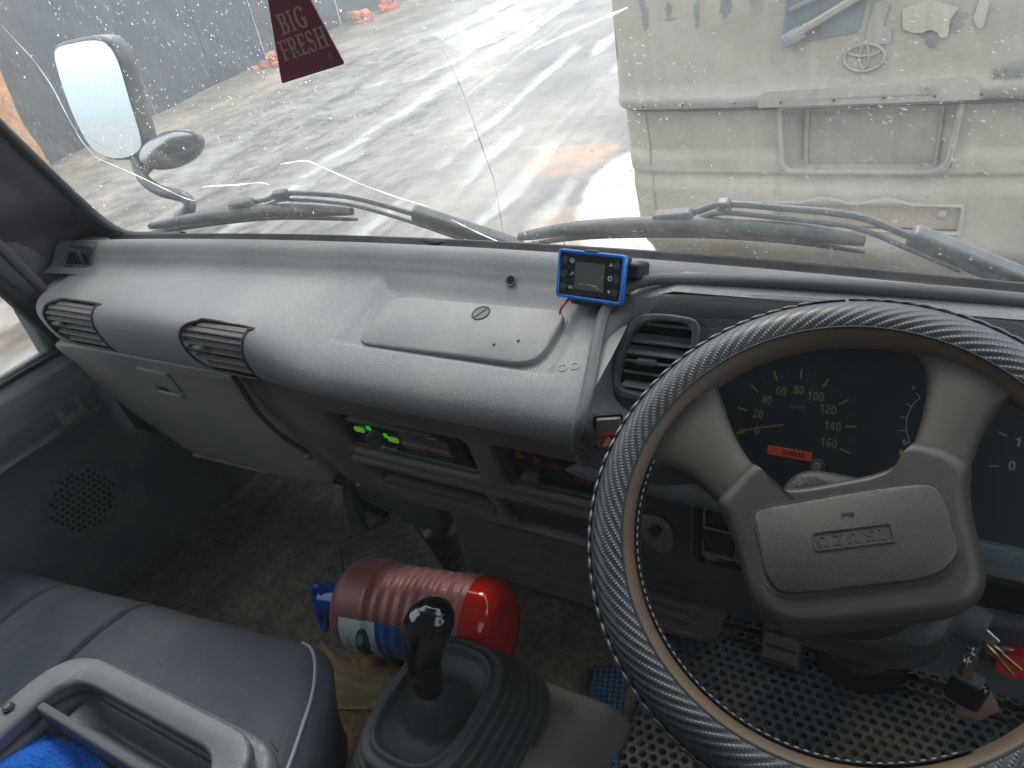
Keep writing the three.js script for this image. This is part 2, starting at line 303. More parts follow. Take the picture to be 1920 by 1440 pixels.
  part(van, 'seal', tube([[CX - HW - 0.002, 1.11, ZV - 0.13], [CX - HW + 0.03, 1.075, ZV - 0.07], [CX - HW + 0.1, 1.058, ZV - 0.03], [CX - 0.4, 1.052, ZV - 0.012], [CX, 1.05, ZV - 0.008], [CX + 0.5, 1.052, ZV - 0.012], [CX + HW, 1.09, ZV - 0.1]], 0.006, 80, 6), M.rubber);
  // lower rear panel below the tailgate, with the number plate recess
  const lower = (x, y) => 0.02 * sst(0.90, 0.86, y) - 0.012 * sst(0.815, 0.80, y) + 0.02 * sst(0.80, 0.74, y) - 0.14 * sst(0.55, 0.36, y);
  part(van, 'bumper', grid(150, 90, (u, v) => {
    const s = u * 2 - 1, hwb = 0.885 + 0.035 * sst(0.5, 1.05, lerp(0.36, 1.05, v)), x = CX + s * hwb, y = lerp(0.36, 1.05, v), e = clamp((Math.abs(s) - 0.88) / 0.12);
    let z = ZV - 0.035 - 0.03 * s * s - 0.08 * (1 - Math.sqrt(1 - Math.min(1, e * e * 0.98))) + lower(x, y);
    return [x, y, z, u, v];
  }, { cut: (u, v) => { const x = CX + (u * 2 - 1) * (0.885 + 0.035 * sst(0.5, 1.05, lerp(0.36, 1.05, v))), y = lerp(0.36, 1.05, v); return (x > -0.128 && x < 0.412 && y > 0.832) || (x > -0.138 && x < 0.456 && y > 0.616 && y < 0.702); } }), paint2);
  const F = (x, y, z) => frame(V(x, y, z), V(1, 0, 0), V(0, 1, 0));
  for (const q of [-1, 1]) part(van, 'bumper_seam', tube([[1.04, 0.0], [1.0, 0.003], [0.93, 0.008], [0.86, 0.014], [0.80, 0.016], [0.72, 0.022], [0.6, 0.026]].map(([y, d]) => { const x = CX + q * (0.808 - d), s2 = Math.abs(x - CX) / 0.91, e = clamp((s2 - 0.88) / 0.12); return V(x, y, ZV - 0.033 - 0.03 * s2 * s2 + lower(x, y) - 0.08 * (1 - Math.sqrt(1 - e * e * 0.98))); }), 0.003, 40, 6), M.seam ||= std({ color: 0x7d776b, roughness: 0.8 }));
  { // plate recess
    const s = rshape([[-0.142, 1.056, 0.004], [-0.132, 0.814, 0.05], [0.412, 0.814, 0.06], [0.43, 1.056, 0.004]]), h = rshape([[-0.125, 1.05, 0.004], [-0.112, 0.832, 0.04], [0.394, 0.832, 0.05], [0.412, 1.05, 0.004]]);
    s.holes.push(h); part(van, 'recess_rim', extr(s, 0.02, 0.006, F(0, 0, ZV - 0.025)), paint3);
    part(van, 'recess_back', grid(60, 40, (u, v) => { const x = lerp(-0.14, 0.43, u), y = lerp(0.815, 1.06, v), e = Math.min(u, 1 - u, v * 1.5); return [x, y, ZV - 0.09 + 0.05 * (1 - sst(0, 0.16, e)), u, v]; }), paint3);
    const pl = part(van, 'plate_holder', extr((() => { const a = rrect(-0.06, 0.822, 0.372, 1.03, 0.01); a.holes.push(rrect(-0.046, 0.832, 0.36, 1.02, 0.006)); return a; })(), 0.012, 0.004, F(0, 0, ZV - 0.078)), paint3);
    part(pl, 'plate', extr(rrect(-0.045, 0.833, 0.359, 1.019, 0.008), 0.002, 0.001, F(0, 0, ZV - 0.076)), std({ map: dust(241, [152, 145, 131]), roughness: 0.8 }));
  }
  { // lower long plate, mud filled
    const s = rrect(-0.155, 0.604, 0.473, 0.714, 0.012), h = rrect(-0.143, 0.614, 0.461, 0.704, 0.01); s.holes.push(h);
    part(van, 'plate_frame', extr(s, 0.012, 0.005, F(0, 0, ZV - 0.012)), paint2);
    const pl = part(van, 'number_plate', extr(rrect(-0.142, 0.615, 0.46, 0.703, 0.008), 0.004, 0.002, F(0, 0, ZV - 0.03)), std({ map: dust(251, [156, 142, 116]), roughness: 0.85, bumpMap: rep(smudge, 1.5), bumpScale: 0.004 }));
    for (let i = 0; i < 5; i++) part(pl, 'mud_clod', at(new THREE.SphereGeometry(rr(0.012, 0.024), 12, 8), rr(-0.1, 0.42), rr(0.63, 0.69), ZV - 0.03).scale(1, 1, 1), paint2);
    for (const x of [0.03, 0.23]) part(van, 'mud_hump', grid(24, 8, (u, v) => [x - 0.09 + 0.18 * u, 0.712 + 0.028 * v * Math.sin(u * Math.PI), ZV + 0.01 + 0.004 * Math.sin(v * Math.PI), u, v]), paint2);
  }
  { // garnish above the plate
    part(van, 'garnish', extr(rshape([[-0.2, 1.066, 0.002], [0.472, 1.066, 0.002], [0.46, 1.132, 0.04], [-0.19, 1.126, 0.04]]), 0.008, 0.006, F(0, 0, ZV + 0.022)), paint3);
    part(van, 'lock', at(new THREE.TorusGeometry(0.011, 0.003, 8, 20), 0.32, 1.105, ZV + 0.044), paint2);
    for (const x of [-0.62, -0.47, -0.28, -0.12, 0.05, 0.2, 0.345, 0.47]) part(van, 'clip', at(cyl(0.004, 0.004, 0.006, 8), x, 1.084 + (x > -0.2 && x < 0.47 ? 0.0 : 0.0), ZV + 0.042 - (x < -0.2 ? 0.012 : 0), Math.PI / 2), M.deep);
  }
  { // ring emblem: three joined ovals
    const ell = (cx, cy, a, b, r) => new THREE.TubeGeometry(new (class extends THREE.Curve { getPoint(t, o = V(0, 0, 0)) { const q = t * Math.PI * 2; return o.set(cx + a * Math.cos(q), cy + b * Math.sin(q), 0); } })(), 60, r, 8, true);
    const e = part(van, 'emblem', merge([ell(0, 0, 0.06, 0.041, 0.0055), ell(0, 0.0215, 0.046, 0.0165, 0.0042), ell(0, 0.002, 0.0145, 0.036, 0.0042)]).translate(0.131, 1.208, ZV + 0.024), paint3);
    part(van, 'lettering', merge([...'HIACE'].map((ch, i) => text(ch, 0.03, 0.008, frame(V(0.505 + [0, 0.026, 0.052, 0.083, 0.114][i], 1.139, ZV + 0.02), V(1, 0.02, 0), V(0.25, 1, 0))))), std({ color: 0x6f6f6b, roughness: 0.6 }));
  }
  { // rear wiper on the rubbed dark patch of the rear glass, and peeling sticker scraps
    part(van, 'rear_glass', extr(rshape([[-0.125, 1.262, 0.03], [0.11, 1.285, 0.02], [0.13, 1.40, 0.02], [0.25, 1.50], [-0.1, 1.50, 0.02]], 0.02), 0.004, 0.001, F(0, 0, ZV + 0.019)), std({ map: dust(261, [112, 122, 126]), roughness: 0.45 }));
    part(van, 'wiper_blade', bar(V(-0.1, 1.285, ZV + 0.02 + 0.03), V(0.2, 1.44, ZV + 0.02 + 0.02), 0.026, 0.02, V(0, 0, 1), 0.008), paint3);
    part(van, 'wiper_hub', bar(V(-0.115, 1.276, ZV + 0.02 + 0.028), V(-0.05, 1.306, ZV + 0.02 + 0.024), 0.045, 0.024, V(0, 0, 1), 0.01), std({ map: dust(262, [120, 128, 132]), roughness: 0.6 }));
    part(van, 'wiper_arm', bar(V(-0.1, 1.37, ZV + 0.02 + 0.02), V(0.16, 1.46, ZV + 0.02 + 0.014), 0.014, 0.012, V(0, 0, 1), 0.004), std({ map: dust(263, [120, 126, 128]), roughness: 0.6 }));
    const scrap = (pts, z, m) => part(van, 'peeling_sticker', extr(rshape(pts, 0.006), 0.0015, 0.0006, F(0, 0, ZV + z + 0.02), 1), m);
    const sm1 = std({ map: dust(271, [172, 166, 150]), roughness: 0.7 }), sm2 = std({ map: dust(272, [150, 146, 138]), roughness: 0.7 });
    scrap([[0.13, 1.245], [0.16, 1.238], [0.175, 1.245], [0.205, 1.243], [0.205, 1.29], [0.18, 1.30], [0.195, 1.36], [0.15, 1.37], [0.135, 1.30]], 0.004, sm2);
    scrap([[0.235, 1.285], [0.26, 1.272], [0.285, 1.268], [0.31, 1.276], [0.33, 1.268], [0.34, 1.25], [0.36, 1.252], [0.36, 1.30], [0.38, 1.33], [0.3, 1.36], [0.23, 1.34]], 0.005, sm1);
    scrap([[0.42, 1.30], [0.435, 1.268], [0.45, 1.275], [0.455, 1.34], [0.43, 1.35]], 0.005, sm1);
    scrap([[0.30, 1.243], [0.315, 1.225], [0.33, 1.226], [0.332, 1.25], [0.31, 1.27]], 0.003, std({ map: dust(273, [120, 122, 122]), roughness: 0.6 }));
  }
  // body behind the tailgate, so that the van has its bulk
  part(van, 'body', grid(40, 12, (u, v) => {
    const a = u; const pts = [[-0.77, 0.5], [-0.78, 1.04], [-HW, 1.13], [-HW, 1.2], [-HW, 1.75], [-HW + 0.08, 2.0], [-HW + 0.3, 2.08], [HW - 0.3, 2.08], [HW - 0.08, 2.0], [HW, 1.75], [HW, 1.2], [HW, 1.13], [0.78, 1.04], [0.77, 0.5]];
    const t = a * (pts.length - 1), i = Math.min(pts.length - 2, Math.floor(t)), f = t - i; return [CX + lerp(pts[i][0], pts[i + 1][0], f), lerp(pts[i][1], pts[i + 1][1], f), ZV - 0.12 - v * 4.3, u * 4, v * 4];
  }), paint2);
  part(van, 'underside', at(rbox(1.5, 0.12, 4.2, 0.03), CX, 0.42, ZV - 2.4), M.deep);
  for (const sx of [-1, 1]) for (const z of [ZV - 0.9, ZV - 3.5]) { const wh = part(van, 'wheel', at(cyl(0.33, 0.33, 0.2, 32), CX + sx * 0.7, 0.33, z, 0, 0, Math.PI / 2), M.rubber); part(wh, 'rim', at(cyl(0.19, 0.19, 0.21, 24), CX + sx * 0.7, 0.33, z, 0, 0, Math.PI / 2), M.wornsteel); }
}
// ------------------------------------------------------------------ the cab: shell, windscreen, pillars, door
const zg = (x, y, off = 0) => -0.80 + 0.0875 * x * x + 0.40 * (y - 1.47) - off;
const FLOOR = 0.786;
{
  const floorMap = colour(1024, 1024, (u, v) => { // worn carpet, brown dust trodden in by the lever
    const x = lerp(-0.95, 0.95, u), z = lerp(0.95, -0.95, v), n = fbm(u * 9, v * 9, 6, 0, 301), f = fbm(u * 220, v * 220, 2, 0, 302), w = fbm(u * 60, v * 14, 3, 0, 305);
    const br = sst(0.42, 0.6, fbm(u * 5 + 2, v * 5, 4, 0, 303) * 0.5 + 0.5 * clamp(1 - Math.hypot((x + 0.2) / 0.26, (z + 0.42) / 0.24)) + 0.12);
    const dark = sst(0.6, 0.7, fbm(u * 26, v * 26, 4, 0, 304)) * 0.6;
    const k = 0.78 + 0.25 * (n - 0.5) + 0.35 * (f - 0.5) + 0.25 * (w - 0.5);
    let c = [138 * k, 132 * k, 113 * k]; c = c.map((q, i) => lerp(q, [176, 130, 82][i] * (0.75 + 0.5 * f + 0.3 * (n - 0.5)), br * (1 - dark * 0.8)));
    return c;
  });
  struct('cab_floor', grid(2, 2, (u, v) => [lerp(-0.95, 0.95, u), FLOOR, lerp(0.95, -0.95, v), u, v]), std({ map: floorMap, roughness: 0.95, bumpMap: rep(fuzz, 6), bumpScale: 0.004 }), 'worn dusty floor covering of the cab');
  struct('cab_underfloor', at(rbox(1.9, 0.06, 1.9, 0.01), 0, FLOOR - 0.04, 0), M.deep);
  struct('cab_firewall', at(rbox(1.9, 0.62, 0.05, 0.01), 0, FLOOR + 0.26, -0.915), M.console);
  struct('cab_front_skin', at(rbox(1.98, 0.55, 0.04, 0.02), 0, 1.0, -0.965), M.door);
  struct('cab_roof', at(rbox(2.0, 0.05, 1.75, 0.02), 0, 2.32, 0.25), M.headliner);
  struct('windscreen_header', at(rbox(1.9, 0.2, 0.05, 0.02), 0, 2.24, -0.53, -0.38), M.headliner);
  { const s = rrect(-0.98, 0.75, 0.98, 2.32, 0.03); struct('cab_rear_wall', extr(s, 0.04, 0.004, frame(V(0, 0, 0.93), V(1, 0, 0), V(0, 1, 0))), M.headliner); }
  for (const s of [-1, 1]) {
    struct('cab_kick_panel', at(rbox(0.05, 0.62, 0.36, 0.015), s * 0.925, FLOOR + 0.3, -0.76), M.doorlow);
    struct('cab_roof_rail', at(rbox(0.07, 0.28, 1.6, 0.03), s * 0.93, 2.2, 0.2), M.headliner);
    struct('rear_pillar', at(rbox(0.06, 1.6, 0.68, 0.02), s * 0.955, 1.5, 0.62), M.headliner);
  }
}
const zc = (x) => -0.757 + 0.0875 * x * x;   // crest of the dashboard under the windscreen
{
  // windscreen: one bowed pane with water, dust, two cracks, in a rubber gasket
  const ws = thing('windscreen', 'wide bowed windscreen, wet and dusty, with white cracks', 'windscreen');
  const dirt = grey(1024, (u, v) => { const n = fbm(u * 7, v * 7, 5, 0, 311), f = fbm(u * 260, v * 130, 2, 0, 312), s = fbm(u * 40 + v * 30, v * 6, 3, 0, 313); return 0.22 + 0.12 * (n - 0.5) + 0.1 * (s - 0.5) + 0.06 * (f - 0.5); });
  const gl = phy({ color: 0xfafdfc, transmission: 1, thickness: 0, roughness: 1, roughnessMap: dirt, ior: 1.5, specularIntensity: 0.55 });
  part(ws, 'glass', grid(60, 40, (u, v) => { const x = lerp(-0.86, 0.86, u), y = lerp(1.44, 2.2, v); return [x, y, zg(x, y), u, v]; }), gl);
  // gasket along the foot, with two lips
  const prof = [[0, 1.452], [0.004, 1.462], [0.010, 1.464], [0.016, 1.458], [0.020, 1.455], [0.026, 1.459], [0.031, 1.459], [0.036, 1.452], [0.05, 1.446]];
  part(ws, 'gasket', grid(120, 32, (u, v) => {
    const x = lerp(-0.86, 0.86, u), t = v * (prof.length - 1), i = Math.min(prof.length - 2, Math.floor(t)), f = sm(t - i);
    return [x, lerp(prof[i][1], prof[i + 1][1], f), zg(x, 1.457) + 0.002 + lerp(prof[i][0], prof[i + 1][0], f), x, v * 0.05];
  }, { flip: true }), M.gasket);
  for (const s of [-1, 1]) {
    const pts = [[-0.80, 2.15], [-0.812, 1.9], [-0.814, 1.70], [-0.814, 1.60], [-0.812, 1.53], [-0.808, 1.495], [-0.797, 1.472], [-0.775, 1.458], [-0.72, 1.455], [-0.65, 1.455]].map(([x, y]) => V(s < 0 ? x : -x, y, zg(x, y) + 0.004));
    part(ws, 'edge_seal', tube(pts, 0.009, 120, 10), M.gasket);
  }
  const crackm = phy({ color: 0xfafcfc, roughness: 1, transmission: 0.9, thickness: 0 });
  function crack(pts, w, name = 'crack', m = crackm) {
    const c = new THREE.CatmullRomCurve3(pts.map(([x, y]) => V(x, y, zg(x, y) + 0.0012)), false, 'catmullrom', 0.3), N = pts.length * 10;
    part(ws, name, grid(N, 1, (u, v) => { const p = c.getPoint(u), t = c.getTangent(u), n = V(-t.y, t.x, 0).normalize(), k = w * 0.65 * (0.35 + 0.9 * vnoise(u * 14, 3)) * Math.pow(Math.sin(Math.PI * clamp(u, 0.02, 0.98)), 0.4); p.addScaledVector(n, (v - 0.5) * k); return [p.x, p.y, zg(p.x, p.y) + 0.0012, u, v]; }), m);
  }
  crack([[-0.685, 1.615], [-0.655, 1.594], [-0.63, 1.576], [-0.595, 1.548], [-0.575, 1.533], [-0.558, 1.527]], 0.0045);
  crack([[-0.629, 1.816], [-0.628, 1.769], [-0.639, 1.730], [-0.66, 1.69], [-0.68, 1.646], [-0.685, 1.615]], 0.0022);
  crack([[-0.52, 1.552], [-0.505, 1.554], [-0.449, 1.555], [-0.40, 1.558], [-0.382, 1.554]], 0.004);
  crack([[-0.335, 1.588], [-0.317, 1.590], [-0.283, 1.592], [-0.25, 1.573], [-0.214, 1.552], [-0.17, 1.532], [-0.128, 1.517]], 0.0042);
  crack([[-0.10, 1.495], [-0.07, 1.475], [-0.038, 1.457], [-0.02, 1.452]], 0.004);
  crack([[0.113, 1.716], [0.15, 1.727], [0.19, 1.738], [0.219, 1.746]], 0.0042);
  crack([[0.009, 1.724], [0.008, 1.67], [0.0, 1.60], [-0.004, 1.56], [-0.018, 1.51], [-0.032, 1.461]], 0.0011, 'hairline_crack', M.black);
  crack([[-0.70, 1.70], [-0.655, 1.64], [-0.61, 1.60]], 0.0009, 'hairline_crack', M.black);

  // rain on the outside of the glass: nobody could count it
  const dm = phy({ color: 0xffffff, transmission: 1, thickness: 0.002, roughness: 0.02, ior: 1.33 });
  const N = 4200, im = new THREE.InstancedMesh(new THREE.SphereGeometry(1, 8, 6), dm, N), q = new THREE.Quaternion(), m4 = new THREE.Matrix4();
  for (let i = 0; i < N; i++) {
    let x, y; do { x = rr(-0.82, 0.72); y = 1.45 + Math.pow(rnd(), 1.2) * 0.5; } while (fbm(x * 9 + 4, y * 9, 3, 0, 341) < 0.3 + 0.36 * rnd()); const big = rnd() > 0.93, s = (big ? rr(0.0009, 0.0015) : rr(0.0004, 0.0009));
    q.setFromEuler(new THREE.Euler(-0.38, 0, -0.75 + rr(-0.25, 0.25) + (x > 0 ? 0.3 : 0)));
    m4.compose(V(x, y, zg(x, y, 0.0004 + s * 0.3)), q, V(s * rr(1.1, 2.4), s * rr(0.6, 0.9), s * 0.5)); im.setMatrixAt(i, m4);
  }
  im.name = 'raindrops'; im.userData = { kind: 'stuff', label: 'small raindrops spattered over the outside of the windscreen', category: 'raindrops' }; scene.add(im);
}
{ // left windscreen pillar
  for (const s of [-1, 1]) {
    const p = thing('windscreen_pillar', s < 0 ? 'dark plastic windscreen pillar beside the left door window' : 'dark plastic windscreen pillar by the driver, behind the wheel', 'pillar', 'windscreen pillars');
    const zb = (y) => -0.585 + 0.30 * (y - 1.42);
    const row = (y) => { const z0 = zg(-0.815, y); return [[-0.812, z0 + 0.004], [-0.818, z0 + 0.012], [-0.83, z0 + 0.03], [-0.852, z0 + 0.055], [-0.872, lerp(z0, zb(y), 0.62)], [-0.888, lerp(z0, zb(y), 0.86)], [-0.902, zb(y)], [-0.915, zb(y) + 0.004]].map(([x, z], i) => [x - (i > 0 && i < 6 ? 0.055 * sst(1.56, 1.475, y) : 0), z]); };
    part(p, 'trim', grid(35, 40, (u, v) => { const y = lerp(1.30, 2.25, v), r = row(y), t = u * 7, i = Math.min(6, Math.floor(t)), f = t - i; const x = lerp(r[i][0], r[i + 1][0], f); return [s < 0 ? x : -x, y, lerp(r[i][1], r[i + 1][1], f), u * 0.3, v]; }, { flip: s > 0 }), M.pillar);
    part(p, 'outer_panel', at(rbox(0.03, 1.0, 0.16, 0.01), s * 0.935, 1.75, -0.56, 0.33), M.door);
    part(p, 'window_channel', tube([[s * 0.897, 1.26, zb(1.26) + 0.012], [s * 0.897, 1.6, zb(1.6) + 0.012], [s * 0.897, 2.05, zb(2.05) + 0.012]], 0.014, 30, 8), M.rubber);
    part(p, 'channel_lip', tube([[s * 0.88, 1.28, zb(1.28) - 0.03], [s * 0.88, 1.6, zb(1.6) - 0.03], [s * 0.88, 2.05, zb(2.05) - 0.03]], 0.01, 30, 8), M.pillar);
  }
}
for (const s of [-1, 1]) { // doors
  const d = thing('cab_door', s < 0 ? 'grey plastic passenger door with speaker grille and switch plate' : 'grey plastic driver door at the right edge', 'door', 'cab doors');
  const P = [[0.915, 1.292], [0.898, 1.296], [0.882, 1.29], [0.868, 1.274], [0.862, 1.25], [0.864, 1.22], [0.872, 1.196], [0.878, 1.18], [0.866, 1.177], [0.866, 1.172], [0.884, 1.166], [0.888, 1.14], [0.886, 1.0], [0.888, 0.8]];
  const strip = (i0, i1, nu) => grid(12, nu, (u, v) => { const t = i0 + v * (i1 - i0), i = Math.min(P.length - 2, Math.floor(t)), f = t - i; return [s * lerp(P[i][0], P[i + 1][0], f), lerp(P[i][1], P[i + 1][1], f), lerp(-0.60, 0.68, u), lerp(-0.6, 0.68, u), v]; }, { flip: s > 0 });
  part(d, 'upper_panel', strip(0, 7, 28), M.door); part(d, 'ridge', strip(7, 10, 6), M.door); part(d, 'lower_panel', strip(10, 13, 12), M.doorlow);
  part(d, 'outer_skin', at(rbox(0.02, 0.66, 1.3, 0.008), s * 0.935, 0.965, 0.04), M.door);
  part(d, 'window_glass', grid(4, 4, (u, v) => [s * 0.906, lerp(1.28, 2.08, v), lerp(-0.62 + 0.3 * v * 0.9, 0.30, u)]), phy({ color: 0xf0f6f5, transmission: 1, thickness: 0, roughness: 0.12, ior: 1.5 }));
  part(d, 'window_seal', tube([[s * 0.902, 1.296, -0.60], [s * 0.902, 1.298, 0], [s * 0.902, 1.297, 0.66]], 0.008, 20, 8), M.rubber);
  part(d, 'inner_seal', tube([[s * 0.888, 1.297, -0.60], [s * 0.888, 1.299, 0], [s * 0.888, 1.298, 0.66]], 0.005, 20, 8), M.rubber);
  if (s < 0) {
    const F = frame(V(-0.874, 1.206, -0.547), V(0, 0, -1), V(-0.12, 1, 0)); F.multiply(new THREE.Matrix4().makeRotationZ(0.0));
    const pl = part(d, 'switch_plate', extr(rrect(-0.026, -0.027, 0.026, 0.027, 0.006), 0.012, 0.003, F.clone().multiply(new THREE.Matrix4().makeTranslation(0, 0, -0.006)).multiply(new THREE.Matrix4().makeScale(1, 1, 1))), M.lowdash);
    part(pl, 'switch', extr(rrect(-0.014, -0.012, 0.014, 0.012, 0.003), 0.008, 0.002, F), M.panel);
    const holes = []; for (let a = -5; a <= 5; a++) for (let b = -5; b <= 5; b++) if (a * a + b * b < 28) holes.push(at(cyl(0.0034, 0.0034, 0.003, 8), -0.8865, 1.025 + b * 0.0115, -0.49 + a * 0.0115 + (b % 2) * 0.004, 0, 0, Math.PI / 2));
    const sp = part(d, 'speaker_grille', at(cyl(0.075, 0.08, 0.006, 40), -0.8875, 1.025, -0.49, 0, 0, Math.PI / 2), M.doorlow);
    const hm = part(sp, 'grille_hole', merge(holes).translate(0.0045, 0, 0), M.deep); hm.userData.kind = 'stuff';
  }
}
{ // things outside the glass: wipers and mirrors
  function wiper(label, blade, arm, cap, ends) {
    const w = thing('wiper', label, 'wiper', 'windscreen wipers');
    const B = blade.map(([x, y]) => V(x, y, zg(x, y, 0.03))), up = V(0, 0.93, 0.37);
    const c = new THREE.CatmullRomCurve3(B, false, 'catmullrom', 0.5);
    const sec = (r0, r1, wd, off) => grid(60, 10, (u, v) => { const p = c.getPoint(u), a = v * Math.PI * 2, taper = Math.pow(Math.sin(Math.PI * clamp(u * 0.96 + 0.02)), 0.22); return [p.x, p.y + off + Math.cos(a) * r0 * taper, p.z + 0.37 * off + Math.sin(a) * wd * taper, u * 0.6, v * 0.06]; });
    part(w, 'blade', sec(0.0105, 0, 0.011, 0.004), M.wiper); part(w, 'squeegee', sec(0.0045, 0, 0.004, -0.011), M.wiperrub);
    part(w, 'arm', tube(arm.map(([x, y]) => V(x, y, zg(x, y, 0.042))), 0.0042, 60, 8), M.wiper);
    part(w, 'pressure_rod', tube(arm.slice(1).map(([x, y], i) => V(x, y - 0.008 - 0.003 * i / 3, zg(x, y, 0.038))), 0.0028, 60, 6), M.wiper);
    part(w, 'arm_root', bar(V(arm.at(-2)[0], arm.at(-2)[1], zg(arm.at(-2)[0], arm.at(-2)[1], 0.046)), V(ends[0], ends[1], zg(ends[0], ends[1], 0.05)), 0.02, 0.024, up, 0.006), M.wiper);
    part(w, 'clip', bar(V(cap[0][0], cap[0][1], zg(...cap[0], 0.036)), V(cap[1][0], cap[1][1], zg(...cap[1], 0.036)), 0.016, 0.017, up, 0.005), M.wiper);
    part(w, 'bracket', bar(V(cap[2][0], cap[2][1], zg(...cap[2], 0.038)), V(cap[3][0], cap[3][1], zg(...cap[3], 0.038)), 0.014, 0.015, up, 0.004), M.wiper);
  }
  M.wiper = std({ map: rep(dusty([62, 70, 76], 0.9, 321), 5), roughness: 0.4 });
  M.wiperrub = std({ map: rep(dusty([96, 98, 98], 0.6, 322), 5), roughness: 0.5 });
  wiper('black wiper lying low on the left of the windscreen', [[-0.758, 1.458], [-0.594, 1.478], [-0.446, 1.489], [-0.30, 1.486]], [[-0.528, 1.500], [-0.47, 1.507], [-0.421, 1.519], [-0.341, 1.516], [-0.281, 1.507], [-0.205, 1.482], [-0.129, 1.452]], [[-0.545, 1.497], [-0.49, 1.505], [-0.44, 1.516], [-0.41, 1.52]], [-0.05, 1.418]);
  wiper('black wiper lying below the rear of the dusty van', [[-0.03, 1.448], [0.08, 1.470], [0.223, 1.483], [0.33, 1.483], [0.408, 1.475]], [[0.185, 1.493], [0.222, 1.500], [0.259, 1.513], [0.323, 1.511], [0.398, 1.505], [0.449, 1.483], [0.499, 1.460]], [[0.172, 1.490], [0.222, 1.498], [0.252, 1.513], [0.268, 1.514]], [0.60, 1.41]);

  const mir = thing('side_mirror', 'tall rounded side mirror outside the left door, spattered with rain', 'mirror');
  const F = frame(V(-0.93, 1.655, -0.89), V(0.9585, 0, -0.285), V(-0.022, 0.997, -0.0738));
  const out = [[-0.045, 0.100], [0.005, 0.106], [0.055, 0.104], [0.080, 0.092], [0.088, 0.058], [0.081, -0.01], [0.074, -0.079], [0.057, -0.102], [0.017, -0.112], [-0.028, -0.105], [-0.058, -0.077], [-0.067, -0.012], [-0.060, 0.064]];
  const inn = out.map(([x, y]) => [x * 0.90 + 0.0006, y * 0.94]);
  part(mir, 'housing', extr(splineShape(out), 0.02, 0.012, F.clone().multiply(new THREE.Matrix4().makeTranslation(0, 0, -0.036)), 4), M.wiper);
  part(mir, 'mirror_glass', extr(splineShape(inn), 0.001, 0, F.clone().multiply(new THREE.Matrix4().makeTranslation(0, 0, -0.0035))), std({ color: 0xdfe8ea, metalness: 1, roughness: 0.06, roughnessMap: null, bumpMap: rep(grey(256, (u, v) => (fbm(u * 22, v * 22, 3, 22, 331) > 0.6 ? 1 : 0) * 0.6 + 0.4 * fbm(u * 9, v * 9, 3, 9, 332)), 12), bumpScale: 0.000025 }));
  part(mir, 'stay', tube([[-0.905, 1.545, -0.905], [-0.87, 1.515, -0.88], [-0.82, 1.495, -0.868], [-0.755, 1.482, -0.868], [-0.742, 1.465, -0.862], [-0.77, 1.445, -0.85], [-0.83, 1.42, -0.83], [-0.93, 1.40, -0.78]], 0.011, 70, 10), M.wiper);
  part(mir, 'stay_bracket', at(rbox(0.03, 0.06, 0.05, 0.01), -0.945, 1.40, -0.775), M.wiper);

  const rm = thing('round_mirror', 'small round convex mirror on the stay below the side mirror', 'mirror');
  const F2 = frame(V(-0.82, 1.55, -0.92), V(0.857, 0, -0.515), V(-0.13, 0.968, -0.21));
  const e2 = [...Array(24)].map((_, i) => { const a = i / 24 * Math.PI * 2, c = Math.cos(a) * 0.065, q = Math.sin(a) * 0.033; return [c * 0.985 - q * 0.12, q + c * 0.12 + 0.003]; });
  part(rm, 'housing', extr(splineShape(e2), 0.012, 0.006, F2.clone().multiply(new THREE.Matrix4().makeTranslation(0, 0, -0.024))), M.wiper);
  part(rm, 'convex_glass', grid(40, 12, (u, v) => { const a = u * Math.PI * 2, r = 1 - v, c = Math.cos(a) * 0.060 * r, q = Math.sin(a) * 0.0285 * r; const p = V(c * 0.985 - q * 0.12, q + c * 0.12 + 0.003, -0.004 + 0.012 * (1 - r * r)).applyMatrix4(F2); return [p.x, p.y, p.z, u, v]; }), std({ color: 0x8b9090, metalness: 1, roughness: 0.2 }));
  part(rm, 'neck', tube([[-0.855, 1.535, -0.925], [-0.87, 1.525, -0.90], [-0.872, 1.516, -0.882]], 0.007, 12, 8), M.wiper);
}
// ------------------------------------------------------------------ dashboard
const PASS = [[null, -0.032, 1.452], [null, -0.012, 1.4655], [null, 0.001, 1.468], [null, 0.012, 1.4635], [null, 0.024, 1.450], [null, 0.036, 1.438], [null, 0.055, 1.433], [-0.635, 0, 1.4325], [-0.585, 0, 1.431], [-0.562, 0, 1.426], [-0.551, 0, 1.412], [-0.550, 0, 1.392], [-0.556, 0, 1.364], [-0.564, 0, 1.347], [-0.582, 0, 1.339], [-0.63, 0, 1.337]];
const CENT = [[null, -0.032, 1.452], [null, -0.012, 1.4655], [null, 0.001, 1.468], [null, 0.012, 1.4635], [null, 0.024, 1.451], [null, 0.037, 1.439], [null, 0.06, 1.432], [-0.65, 0, 1.420], [-0.60, 0, 1.410], [-0.568, 0, 1.402], [-0.547, 0, 1.389], [-0.540, 0, 1.371], [-0.550, 0, 1.351], [-0.566, 0, 1.341], [-0.588, 0, 1.336], [-0.63, 0, 1.334]];
const K = PASS.length;
function prof(x, k) { // control point k of the section at x
  const t = sst(-0.36, -0.17, x), a = PASS[k], b = CENT[k], z = (p) => (p[0] === null ? zc(x) + p[1] : p[0]);
  let zz = lerp(z(a), z(b), t), yy = lerp(a[2], b[2], t);
  const e = clamp((-x - 0.765) / 0.085), r = 1 - Math.sqrt(1 - e * e * 0.98); // rounded left end
  if (k >= 7) { zz -= 0.05 * r * (k > 8 ? 1 : 0.6); yy -= 0.012 * r * (k < 11 ? 1 : -0.8); }
  return [zz, yy];
}
